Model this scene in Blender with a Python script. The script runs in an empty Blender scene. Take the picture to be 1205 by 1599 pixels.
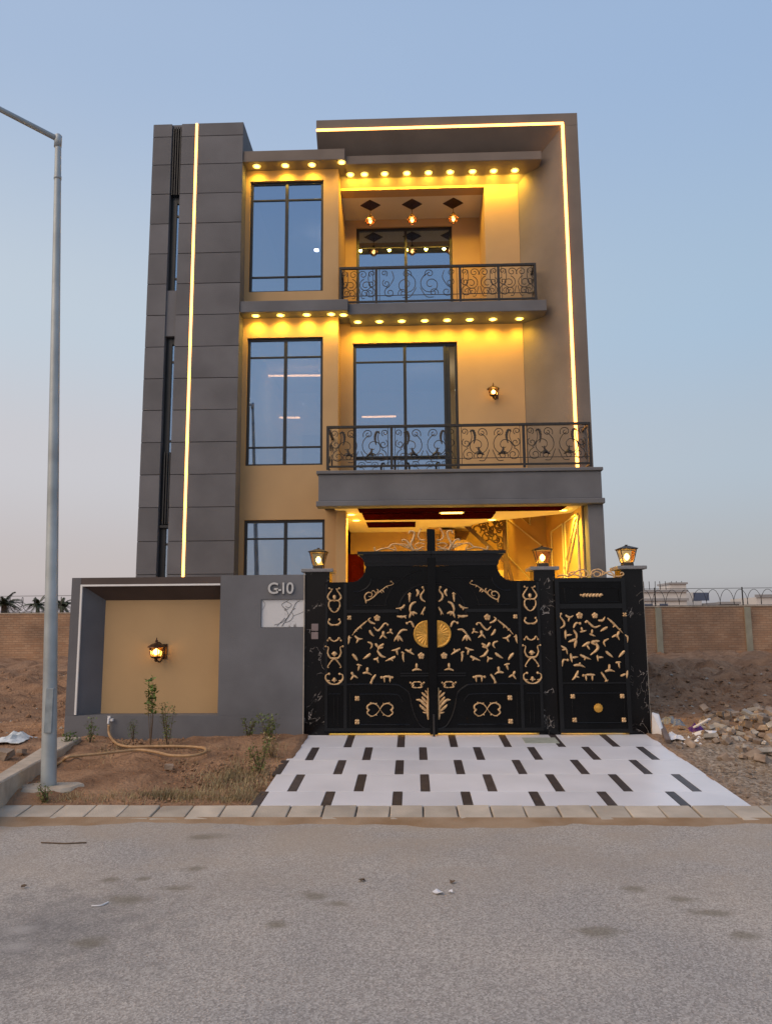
import bpy, bmesh, math, random
import numpy as np
from mathutils import Vector, Matrix

random.seed(7)
sc = bpy.context.scene
R = math.radians

# ---------------------------------------------------------------- camera
PITCH, ROLL, YAW, EYE, F = R(8.308), R(-0.409), R(1.912), 1.6, 1203.0
cy_, sy_ = math.cos(YAW), math.sin(YAW)
FW = Vector((-sy_ * math.cos(PITCH), cy_ * math.cos(PITCH), math.sin(PITCH)))
RT0 = Vector((cy_, sy_, 0)); UP0 = RT0.cross(FW)
RT = RT0 * math.cos(ROLL) + UP0 * math.sin(ROLL)
UP = -RT0 * math.sin(ROLL) + UP0 * math.cos(ROLL)
cam = bpy.data.objects.new('camera', bpy.data.cameras.new('camera'))
sc.collection.objects.link(cam)
mw = Matrix.Identity(4)
for i, v in enumerate((RT, UP, -FW)):
    for j in range(3): mw[j][i] = v[j]
mw.translation = Vector((0, 0, EYE))
cam.matrix_world = mw
cam.data.sensor_fit = 'HORIZONTAL'; cam.data.sensor_width = 36; cam.data.lens = 36 * F / 1205
cam.data.clip_start = 0.05; cam.data.clip_end = 5000
sc.camera = cam

# ---------------------------------------------------------------- sky
world = bpy.data.worlds.new('World'); sc.world = world; world.use_nodes = True
wn, wl = world.node_tree.nodes, world.node_tree.links
bg = wn['Background']
sky = wn.new('ShaderNodeTexSky'); sky.sky_type = 'NISHITA'; sky.sun_disc = False
SUN_EL, SUN_AZ = R(4), R(215)
sky.sun_elevation = SUN_EL; sky.sun_rotation = SUN_AZ
tc = wn.new('ShaderNodeTexCoord'); sx = wn.new('ShaderNodeSeparateXYZ')
wl.new(tc.outputs['Generated'], sx.inputs[0])
def wramp(stops):
    r = wn.new('ShaderNodeValToRGB'); e = r.color_ramp.elements
    r.color_ramp.interpolation = 'EASE'
    e[0].position, e[0].color = stops[0][0], (*stops[0][1], 1)
    e[1].position, e[1].color = stops[-1][0], (*stops[-1][1], 1)
    for p, c in stops[1:-1]:
        n = e.new(p); n.color = (*c, 1)
    return r
def lin(r, g, b):
    f = lambda c: (c / 255 / 12.92) if c <= 10 else ((c / 255 + 0.055) / 1.055) ** 2.4
    return (f(r), f(g), f(b))
# dusk air: lilac-grey at the horizon, blue above; the left (west) side is paler
rl = wramp([(0.0, lin(180, 172, 178)), (0.06, lin(199, 190, 193)), (0.2, lin(208, 206, 212)), (0.36, lin(199, 211, 224)), (0.62, lin(172, 193, 223)), (1.0, lin(120, 155, 205))])
rr = wramp([(0.0, lin(150, 152, 164)), (0.06, lin(174, 178, 188)), (0.2, lin(176, 190, 206)), (0.36, lin(168, 192, 217)), (0.62, lin(158, 184, 219)), (1.0, lin(120, 155, 205))])
wl.new(sx.outputs['Z'], rl.inputs[0]); wl.new(sx.outputs['Z'], rr.inputs[0])
mr = wn.new('ShaderNodeMapRange'); mr.interpolation_type = 'SMOOTHSTEP'
mr.inputs['From Min'].default_value = -0.5; mr.inputs['From Max'].default_value = 0.55
wl.new(sx.outputs['X'], mr.inputs['Value'])
mx = wn.new('ShaderNodeMix'); mx.data_type = 'RGBA'
wl.new(mr.outputs[0], mx.inputs['Factor']); wl.new(rl.outputs[0], mx.inputs['A']); wl.new(rr.outputs[0], mx.inputs['B'])
# soft unevenness of the evening haze
nz = wn.new('ShaderNodeTexNoise'); nz.inputs['Scale'].default_value = 1.6; nz.inputs['Detail'].default_value = 2
wl.new(tc.outputs['Generated'], nz.inputs['Vector'])
mp = wn.new('ShaderNodeMapRange'); mp.inputs['To Min'].default_value = 0.94; mp.inputs['To Max'].default_value = 1.06
wl.new(nz.outputs['Fac'], mp.inputs['Value'])
vm = wn.new('ShaderNodeVectorMath'); vm.operation = 'SCALE'
wl.new(mx.outputs['Result'], vm.inputs[0]); wl.new(mp.outputs[0], vm.inputs['Scale'])
sk = wn.new('ShaderNodeVectorMath'); sk.operation = 'SCALE'; sk.inputs['Scale'].default_value = 0.02
wl.new(sky.outputs[0], sk.inputs[0])
ad = wn.new('ShaderNodeVectorMath'); ad.operation = 'ADD'
wl.new(vm.outputs[0], ad.inputs[0]); wl.new(sk.outputs[0], ad.inputs[1])
wl.new(ad.outputs[0], bg.inputs['Color']); bg.inputs['Strength'].default_value = 0.9

# after-glow of the low sun, very soft, from behind the camera on the left
sl = bpy.data.lights.new('sun', 'SUN'); sl.energy = 2.1; sl.angle = R(60); sl.color = (1, .72, .46)
so = bpy.data.objects.new('sun', sl); sc.collection.objects.link(so)
so.rotation_euler = Vector((0.62, 0.46, -0.64)).to_track_quat('-Z', 'Y').to_euler()
sc.view_settings.view_transform = 'Standard'; sc.view_settings.look = 'None'
sc.view_settings.exposure = 0.0; sc.view_settings.gamma = 1.0; sc.view_settings.use_curve_mapping = False
sc.cycles.max_bounces = 7; sc.cycles.diffuse_bounces = 3; sc.cycles.glossy_bounces = 4
sc.cycles.transparent_max_bounces = 12; sc.cycles.sample_clamp_indirect = 4
sc.cycles.caustics_reflective = False; sc.cycles.caustics_refractive = False

# ---------------------------------------------------------------- measuring helpers
def ray(px, py): return RT * ((px - 602.5) / F) - UP * ((py - 799.5) / F) + FW
def onY(px, py, y):
    d = ray(px, py); return Vector((0, 0, EYE)) + d * (y / d.y)
def onZ(px, py, z):
    d = ray(px, py); return Vector((0, 0, EYE)) + d * ((z - EYE) / d.z)

# ---------------------------------------------------------------- materials
MATS = {}
def newmat(name):
    m = bpy.data.materials.new(name); m.use_nodes = True
    return m, m.node_tree.nodes, m.node_tree.links, m.node_tree.nodes['Principled BSDF']
def surf(name, col, rough=.7, var=.12, scale=6, bump=.15, bscale=120, metal=0, spec=.5, col2=None, detail=6, coord='Object', dist=.01, rnd=0):
    """plain finish with slow colour variation and fine relief"""
    m, n, l, p = newmat(name)
    t = n.new('ShaderNodeTexCoord')
    a = n.new('ShaderNodeTexNoise'); a.inputs['Scale'].default_value = scale; a.inputs['Detail'].default_value = detail
    l.new(t.outputs[coord], a.inputs['Vector'])
    r = n.new('ShaderNodeValToRGB'); e = r.color_ramp.elements
    e[0].position = .3; e[1].position = .7
    c2 = col2 or tuple(min(1, c * (1 + var)) for c in col)
    e[0].color = (*[c * (1 - var) for c in col], 1); e[1].color = (*c2, 1)
    l.new(a.outputs['Fac'], r.inputs[0]); l.new(r.outputs[0], p.inputs['Base Color'])
    if rnd:
        oi = n.new('ShaderNodeObjectInfo'); rm = n.new('ShaderNodeMapRange'); rm.inputs['To Min'].default_value = 1 - rnd; rm.inputs['To Max'].default_value = 1 + rnd
        l.new(oi.outputs['Random'], rm.inputs['Value']); vs_ = n.new('ShaderNodeVectorMath'); vs_.operation = 'SCALE'
        l.new(r.outputs[0], vs_.inputs[0]); l.new(rm.outputs[0], vs_.inputs['Scale']); l.new(vs_.outputs[0], p.inputs['Base Color'])
        av = n.new('ShaderNodeVectorMath'); av.operation = 'ADD'; sc3 = n.new('ShaderNodeVectorMath'); sc3.operation = 'SCALE'; sc3.inputs['Scale'].default_value = 37
        l.new(oi.outputs['Random'], sc3.inputs[0]); l.new(t.outputs[coord], av.inputs[0]); l.new(sc3.outputs[0], av.inputs[1]); l.new(av.outputs[0], a.inputs['Vector'])
    b = n.new('ShaderNodeTexNoise'); b.inputs['Scale'].default_value = bscale; b.inputs['Detail'].default_value = 3
    l.new(t.outputs[coord], b.inputs['Vector'])
    bp = n.new('ShaderNodeBump'); bp.inputs['Strength'].default_value = bump; bp.inputs['Distance'].default_value = dist
    l.new(b.outputs['Fac'], bp.inputs['Height']); l.new(bp.outputs[0], p.inputs['Normal'])
    p.inputs['Roughness'].default_value = rough; p.inputs['Metallic'].default_value = metal
    p.inputs['Specular IOR Level'].default_value = spec
    MATS[name] = m; return m
def emit(name, col, s):
    m, n, l, p = newmat(name)
    p.inputs['Base Color'].default_value = (.02, .02, .02, 1)
    p.inputs['Emission Color'].default_value = (*col, 1); p.inputs['Emission Strength'].default_value = s
    MATS[name] = m; return m
grey_clad = surf('grey_cladding', (.124, .125, .138), .75, .2, 1.3, .3, 60, detail=9, rnd=.07)
grey_wall = surf('grey_render', (.138, .142, .157), .8, .17, 1.7, .35, 90, detail=9)
brown_wall = surf('brown_grey_render', (.175, .145, .125), .8, .15, 1.5, .3, 90, detail=9)
tan_wall = surf('tan_paint', (.47, .31, .155), .7, .06, 1.6, .2, 110)
cream_wall = surf('cream_paint', (.62, .55, .42), .7, .05, 1.5, .1, 80)
white_ceiling = surf('white_ceiling', (.72, .66, .55), .7, .04, 1.5, .1, 80)
maroon_wood = surf('maroon_wood', (.019, .0017, .0014), .6, .3, 5, .1, 60, spec=0)
dark_metal = surf('black_aluminium', (.012, .013, .016), .35, .2, 8, .05, 100)
iron = surf('wrought_iron', (.02, .016, .014), .45, .3, 20, .2, 150)
gate_black = surf('gate_black_paint', (.0035, .0038, .0046), .22, .25, 4, .05, 40, spec=.16)
gate_edge = surf('gate_highlight_black', (.006, .0068, .0085), .24, .2, 6, .05, 40, spec=.32)  # gate black, shinier and lightened towards blue: moulding highlights put into the colour
gold = surf('gold_paint', (.62, .38, .17), .42, .25, 30, .2, 200, metal=.2, col2=(.8, .54, .29))
gold_dark = surf('gold_medallion', (.60, .32, .05), .4, .2, 30, .2, 200, metal=.3)
bronze = surf('bronze_metal', (.07, .035, .02), .4, .3, 20, .1, 120, metal=.6)
steel = surf('brushed_steel', (.6, .6, .6), .3, .1, 20, .05, 150, metal=.9)
granite = surf('grey_granite', (.2, .2, .21), .35, .25, 60, .05, 200)
concrete = surf('pale_concrete', (.42, .36, .29), .9, .18, 8, .5, 90)
kerb_m = surf('kerb_concrete', (.43, .375, .305), .9, .22, 3, .4, 70, rnd=.12)
pole_m = surf('galvanised_steel', (.36, .40, .42), .5, .22, 3, .1, 60, metal=.35)
white_tile_m = surf('white_tile', (.70, .70, .735), .32, .09, 1.4, .03, 90, detail=9, rnd=.05)
dark_tile_m = surf('dark_tile', (.055, .043, .042), .45, .35, 14, .05, 120, rnd=.2)
grout = surf('grout', (.27, .25, .24), .9, .1, 20, .1, 100)
rubber = surf('hose_rubber', (.42, .26, .13), .5, .2, 20, .1, 80)
plastic_white = surf('white_plastic', (.7, .7, .72), .5, .08, 9, .1, 60)
purple = surf('purple_cloth', (.1, .03, .18), .9, .3, 9, .3, 60)
leaf_g = surf('green_leaf', (.11, .17, .04), .6, .4, 9, .1, 60, coord='Generated')
leaf_m = surf('fresh_leaf', (.15, .22, .05), .55, .4, 9, .1, 60, coord='Generated')
leaf_y = surf('yellow_green_leaf', (.16, .2, .06), .6, .35, 9, .1, 60, coord='Generated')
straw = surf('dry_straw', (.36, .28, .15), .9, .4, 2, .1, 60)
bark = surf('stem_bark', (.12, .08, .05), .9, .3, 12, .2, 80)
brick_chunk = surf('broken_brick', (.25, .17, .12), .9, .35, 7, .6, 60, col2=(.36, .29, .23), rnd=.25)
rubble_pale = surf('broken_mortar', (.36, .33, .29), .9, .3, 7, .6, 60)
far_white = surf('far_white_paint', (.6, .58, .56), .8, .06, .3, .0, 5)
far_grey = surf('far_grey_paint', (.3, .3, .31), .8, .1, .3, 0, 5)
far_blue = surf('far_blue_paint', (.08, .1, .16), .6, .1, .3, 0, 5)
palm_m = surf('palm_leaf', (.05, .06, .03), .8, .3, .5, 0, 5)
WARM = (1.0, .575, .045)
led_m = emit('warm_led', (1, .40, .085), 7)
led_in = emit('room_led', (1, .5, .18), 11)
bulb_m = emit('warm_bulb', (1, .62, .2), 14)
down_m = emit('downlight_glow', (1, .55, .075), 11)
cool_m = emit('cool_room_light', (1, .95, .85), 45)
led_off = surf('white_led_channel', (.75, .75, .75), .5, .05, 9, .0, 50)

def glass(name, tint, refl, reflcol, rough=.015):
    m, n, l, p = newmat(name); n.remove(p)
    o = n['Material Output']; g = n.new('ShaderNodeBsdfGlossy'); g.inputs['Roughness'].default_value = rough
    g.inputs['Color'].default_value = (*reflcol, 1)
    t = n.new('ShaderNodeBsdfTransparent'); t.inputs['Color'].default_value = (*tint, 1)
    f = n.new('ShaderNodeFresnel'); f.inputs['IOR'].default_value = 1.5
    a = n.new('ShaderNodeMath'); a.operation = 'ADD'; a.use_clamp = True; a.inputs[1].default_value = refl
    l.new(f.outputs[0], a.inputs[0])
    x = n.new('ShaderNodeMixShader'); l.new(a.outputs[0], x.inputs[0]); l.new(t.outputs[0], x.inputs[1]); l.new(g.outputs[0], x.inputs[2])
    l.new(x.outputs[0], o.inputs['Surface']); MATS[name] = m; return m
pane_m = glass('blue_reflective_glass', (.5, .5, .52), .45, (.54, .73, 1.0))
lamp_glass = glass('amber_lamp_glass', (1, .8, .5), .04, (1, .9, .7), .1)
smoke_glass = glass('smoked_lamp_glass', (.75, .5, .35), .08, (1, .8, .6), .05)

def marble(name, base, vein, scale=3.0, width=.02, rough=.12):
    m, n, l, p = newmat(name)
    t = n.new('ShaderNodeTexCoord')
    w = n.new('ShaderNodeTexNoise'); w.inputs['Scale'].default_value = scale; w.inputs['Detail'].default_value = 9; w.inputs['Distortion'].default_value = 1.6
    l.new(t.outputs['Object'], w.inputs['Vector'])
    s = n.new('ShaderNodeMath'); s.operation = 'SUBTRACT'; s.inputs[1].default_value = .5; l.new(w.outputs['Fac'], s.inputs[0])
    a = n.new('ShaderNodeMath'); a.operation = 'ABSOLUTE'; l.new(s.outputs[0], a.inputs[0])
    r = n.new('ShaderNodeValToRGB'); r.color_ramp.elements[0].color = (*vein, 1); r.color_ramp.elements[1].color = (*base, 1)
    r.color_ramp.elements[0].position = width * .25; r.color_ramp.elements[1].position = width
    l.new(a.outputs[0], r.inputs[0])
    k = n.new('ShaderNodeTexNoise'); k.inputs['Scale'].default_value = scale * 1.3; l.new(t.outputs['Object'], k.inputs['Vector'])
    kr = n.new('ShaderNodeMapRange'); kr.inputs['From Min'].default_value = .54; kr.inputs['From Max'].default_value = .64; l.new(k.outputs['Fac'], kr.inputs['Value'])
    mxx = n.new('ShaderNodeMix'); mxx.data_type = 'RGBA'; mxx.inputs['A'].default_value = (*base, 1)
    l.new(kr.outputs[0], mxx.inputs['Factor']); l.new(r.outputs[0], mxx.inputs['B'])
    l.new(mxx.outputs['Result'], p.inputs['Base Color']); p.inputs['Specular IOR Level'].default_value = .25; p.inputs['Roughness'].default_value = rough
    MATS[name] = m; return m
black_marble = marble('black_veined_marble', (.006, .006, .007), (.42, .38, .35), 4.0, .009)
white_marble = marble('white_marble', (.62, .63, .65), (.1, .09, .09), 2.6, .03, .2)

def road_material():
    m, n, l, p = newmat('dusty_asphalt')
    t = n.new('ShaderNodeTexCoord')
    def noise(s, d=4, dist=0):
        a = n.new('ShaderNodeTexNoise'); a.inputs['Scale'].default_value = s; a.inputs['Detail'].default_value = d; a.inputs['Distortion'].default_value = dist
        l.new(t.outputs['Object'], a.inputs['Vector']); return a.outputs['Fac']
    def ramp(src, stops):
        r = n.new('ShaderNodeValToRGB'); e = r.color_ramp.elements
        e[0].position, e[0].color = stops[0][0], (*stops[0][1], 1); e[1].position, e[1].color = stops[-1][0], (*stops[-1][1], 1)
        for q, c in stops[1:-1]:
            x = e.new(q); x.color = (*c, 1)
        l.new(src, r.inputs[0]); return r.outputs[0]
    def mix(fac, a, b, mode='MIX'):
        x = n.new('ShaderNodeMix'); x.data_type = 'RGBA'; x.blend_type = mode
        (l.new(fac, x.inputs['Factor']) if not isinstance(fac, float) else setattr(x.inputs['Factor'], 'default_value', fac))
        for s_, v in (('A', a), ('B', b)):
            (l.new(v, x.inputs[s_]) if not isinstance(v, tuple) else setattr(x.inputs[s_], 'default_value', (*v, 1)))
        return x.outputs['Result']
    v = n.new('ShaderNodeTexVoronoi'); v.inputs['Scale'].default_value = 110; l.new(t.outputs['Object'], v.inputs['Vector'])
    bw = n.new('ShaderNodeRGBToBW'); l.new(v.outputs['Color'], bw.inputs[0])
    stones = ramp(bw.outputs[0], [(.1, (.235, .216, .195)), (.5, (.35, .325, .293)), (.9, (.49, .46, .42))])
    fine = ramp(noise(230, 2), [(.3, (.78, .78, .78)), (.7, (1.2, 1.2, 1.2))])
    c = mix(1.0, stones, fine, 'MULTIPLY')
    slow = ramp(noise(.7, 5, .4), [(.3, (.86, .87, .9)), (.7, (1.14, 1.1, 1.06))])
    c = mix(1.0, c, slow, 'MULTIPLY')
    # dust blown off the verge: strongest near the kerb, broken up by noise
    s = n.new('ShaderNodeSeparateXYZ'); l.new(t.outputs['Object'], s.inputs[0])
    g = n.new('ShaderNodeMapRange'); g.inputs['From Min'].default_value = 4.3; g.inputs['From Max'].default_value = 6.7; g.inputs['To Min'].default_value = 0; g.inputs['To Max'].default_value = .8
    l.new(s.outputs['Y'], g.inputs['Value'])
    dn = n.new('ShaderNodeMapRange'); dn.inputs['From Min'].default_value = .36; dn.inputs['From Max'].default_value = .6; l.new(noise(1.6, 6, .6), dn.inputs['Value'])
    mu = n.new('ShaderNodeMath'); mu.operation = 'MULTIPLY'; l.new(g.outputs[0], mu.inputs[0]); l.new(dn.outputs[0], mu.inputs[1])
    c = mix(mu.outputs[0], c, (.36, .30, .235))
    # old oil-dark tyre stain and dropped mud patches
    def blob(x, y, rx, ry, soft=.5):
        mp_ = n.new('ShaderNodeMapping'); mp_.inputs['Location'].default_value = (-x / rx, -y / ry, 0); mp_.inputs['Scale'].default_value = (1 / rx, 1 / ry, 0)
        l.new(t.outputs['Object'], mp_.inputs['Vector'])
        wn_ = n.new('ShaderNodeTexNoise'); wn_.inputs['Scale'].default_value = 7; wn_.inputs['Detail'].default_value = 5
        l.new(t.outputs['Object'], wn_.inputs['Vector'])
        ln = n.new('ShaderNodeVectorMath'); ln.operation = 'LENGTH'; l.new(mp_.outputs[0], ln.inputs[0])
        sm = n.new('ShaderNodeMath'); sm.operation = 'MULTIPLY_ADD'; sm.inputs[1].default_value = 1.6; l.new(wn_.outputs['Fac'], sm.inputs[0]); l.new(ln.outputs['Value'], sm.inputs[2])
        r_ = n.new('ShaderNodeMapRange'); r_.inputs['From Min'].default_value = 1.75; r_.inputs['From Max'].default_value = 1.75 - soft; l.new(sm.outputs[0], r_.inputs['Value'])
        return r_.outputs[0]
    def scaled(f, k):
        x = n.new('ShaderNodeMath'); x.operation = 'MULTIPLY'; x.inputs[1].default_value = k; l.new(f, x.inputs[0]); return x.outputs[0]
    c = mix(scaled(blob(-2.0, 4.25, 1.0, 1.1, 1.2), .62), c, (.10, .098, .10))
    for px, py, rx, ry in ((135, 1472, .12, .05), (400 / 2 - 5, 1405, .13, .06), (172, 1374, .07, .035), (225, 1373, .05, .03), (305, 1357, .09, .045), (275, 1388, .12, .04), (495, 1398, .14, .05), (525, 1412, .08, .035), (432, 1445, .08, .04), (985, 1388, .08, .04), (1065, 1405, .11, .04), (1110, 1426, .12, .045), (938, 1456, .13, .05), (1165, 1462, .09, .04), (320, 1308, .2, .06)):
        q = onZ(px, py, 0)
        c = mix(scaled(blob(q.x, q.y, rx * 1.2, ry * 2.0, .7), .6), c, (.15, .125, .08))
    for px, py in ((25, 1478), (30, 1453)):
        q = onZ(px, py, 0); c = mix(scaled(blob(q.x, q.y, .12, .08, .8), .55), c, (.42, .39, .36))
    l.new(c, p.inputs['Base Color']); p.inputs['Roughness'].default_value = .85
    bp = n.new('ShaderNodeBump'); bp.inputs['Strength'].default_value = .3; bp.inputs['Distance'].default_value = .005
    l.new(v.outputs['Distance'], bp.inputs['Height']); l.new(bp.outputs[0], p.inputs['Normal'])
    return m
road_m = road_material()

def soil_material():
    m, n, l, p = newmat('dry_soil')
    t = n.new('ShaderNodeTexCoord')
    a = n.new('ShaderNodeTexNoise'); a.inputs['Scale'].default_value = 2.4; a.inputs['Detail'].default_value = 9; a.inputs['Roughness'].default_value = .72
    l.new(t.outputs['Object'], a.inputs['Vector'])
    r = n.new('ShaderNodeValToRGB'); e = r.color_ramp.elements
    e[0].position = .32; e[0].color = (.185, .105, .064, 1); e[1].position = .7; e[1].color = (.40, .25, .155, 1)
    l.new(a.outputs['Fac'], r.inputs[0])
    # paler gravelly ground right of the drive
    s = n.new('ShaderNodeSeparateXYZ'); l.new(t.outputs['Object'], s.inputs[0])
    gx = n.new('ShaderNodeMapRange'); gx.inputs['From Min'].default_value = 2.6; gx.inputs['From Max'].default_value = 3.1; l.new(s.outputs['X'], gx.inputs['Value'])
    gy = n.new('ShaderNodeMapRange'); gy.inputs['From Min'].default_value = 11; gy.inputs['From Max'].default_value = 9; l.new(s.outputs['Y'], gy.inputs['Value'])
    mu = n.new('ShaderNodeMath'); mu.operation = 'MULTIPLY'; l.new(gx.outputs[0], mu.inputs[0]); l.new(gy.outputs[0], mu.inputs[1])
    v = n.new('ShaderNodeTexVoronoi'); v.inputs['Scale'].default_value = 34; l.new(t.outputs['Object'], v.inputs['Vector'])
    bw = n.new('ShaderNodeRGBToBW'); l.new(v.outputs['Color'], bw.inputs[0])
    r2 = n.new('ShaderNodeValToRGB'); e = r2.color_ramp.elements
    e[0].position = .2; e[0].color = (.19, .145, .105, 1); e[1].position = .85; e[1].color = (.38, .32, .26, 1)
    l.new(bw.outputs[0], r2.inputs[0])
    x = n.new('ShaderNodeMix'); x.data_type = 'RGBA'; l.new(mu.outputs[0], x.inputs['Factor']); l.new(r.outputs[0], x.inputs['A']); l.new(r2.outputs[0], x.inputs['B'])
    l.new(x.outputs['Result'], p.inputs['Base Color']); p.inputs['Roughness'].default_value = .95; p.inputs['Specular IOR Level'].default_value = .04
    b = n.new('ShaderNodeTexNoise'); b.inputs['Scale'].default_value = 26; b.inputs['Detail'].default_value = 6; l.new(t.outputs['Object'], b.inputs['Vector'])
    bp = n.new('ShaderNodeBump'); bp.inputs['Strength'].default_value = .9; bp.inputs['Distance'].default_value = .035
    l.new(b.outputs['Fac'], bp.inputs['Height']); l.new(bp.outputs[0], p.inputs['Normal'])
    return m
soil_m = soil_material()
sand_m = surf('orange_sand', (.30, .185, .095), .95, .2, 3, .5, 60, col2=(.36, .26, .17))

def brick_material():
    m, n, l, p = newmat('far_brickwork')
    t = n.new('ShaderNodeTexCoord'); mp_ = n.new('ShaderNodeMapping'); mp_.inputs['Rotation'].default_value = (R(90), 0, 0)
    l.new(t.outputs['Object'], mp_.inputs['Vector'])
    b = n.new('ShaderNodeTexBrick'); b.inputs['Scale'].default_value = 1
    b.inputs['Brick Width'].default_value = .24; b.inputs['Row Height'].default_value = .085; b.inputs['Mortar Size'].default_value = .009
    b.inputs['Color1'].default_value = (.36, .225, .145, 1); b.inputs['Color2'].default_value = (.42, .29, .20, 1); b.inputs['Mortar'].default_value = (.29, .2, .14, 1)
    l.new(mp_.outputs[0], b.inputs['Vector'])
    a = n.new('ShaderNodeTexNoise'); a.inputs['Scale'].default_value = .9; a.inputs['Detail'].default_value = 6; l.new(t.outputs['Object'], a.inputs['Vector'])
    r = n.new('ShaderNodeValToRGB'); e = r.color_ramp.elements; e[0].position = .3; e[0].color = (.62, .62, .64, 1); e[1].position = .7; e[1].color = (1.25, 1.18, 1.1, 1)
    l.new(a.outputs['Fac'], r.inputs[0])
    x = n.new('ShaderNodeMix'); x.data_type = 'RGBA'; x.blend_type = 'MULTIPLY'; x.inputs['Factor'].default_value = 1
    l.new(b.outputs['Color'], x.inputs['A']); l.new(r.outputs[0], x.inputs['B']); l.new(x.outputs['Result'], p.inputs['Base Color'])
    bp = n.new('ShaderNodeBump'); bp.inputs['Strength'].default_value = .6; bp.inputs['Distance'].default_value = .02; bp.invert = True
    l.new(b.outputs['Fac'], bp.inputs['Height']); l.new(bp.outputs[0], p.inputs['Normal']); p.inputs['Roughness'].default_value = .95
    return m
brick_m = brick_material()

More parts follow.
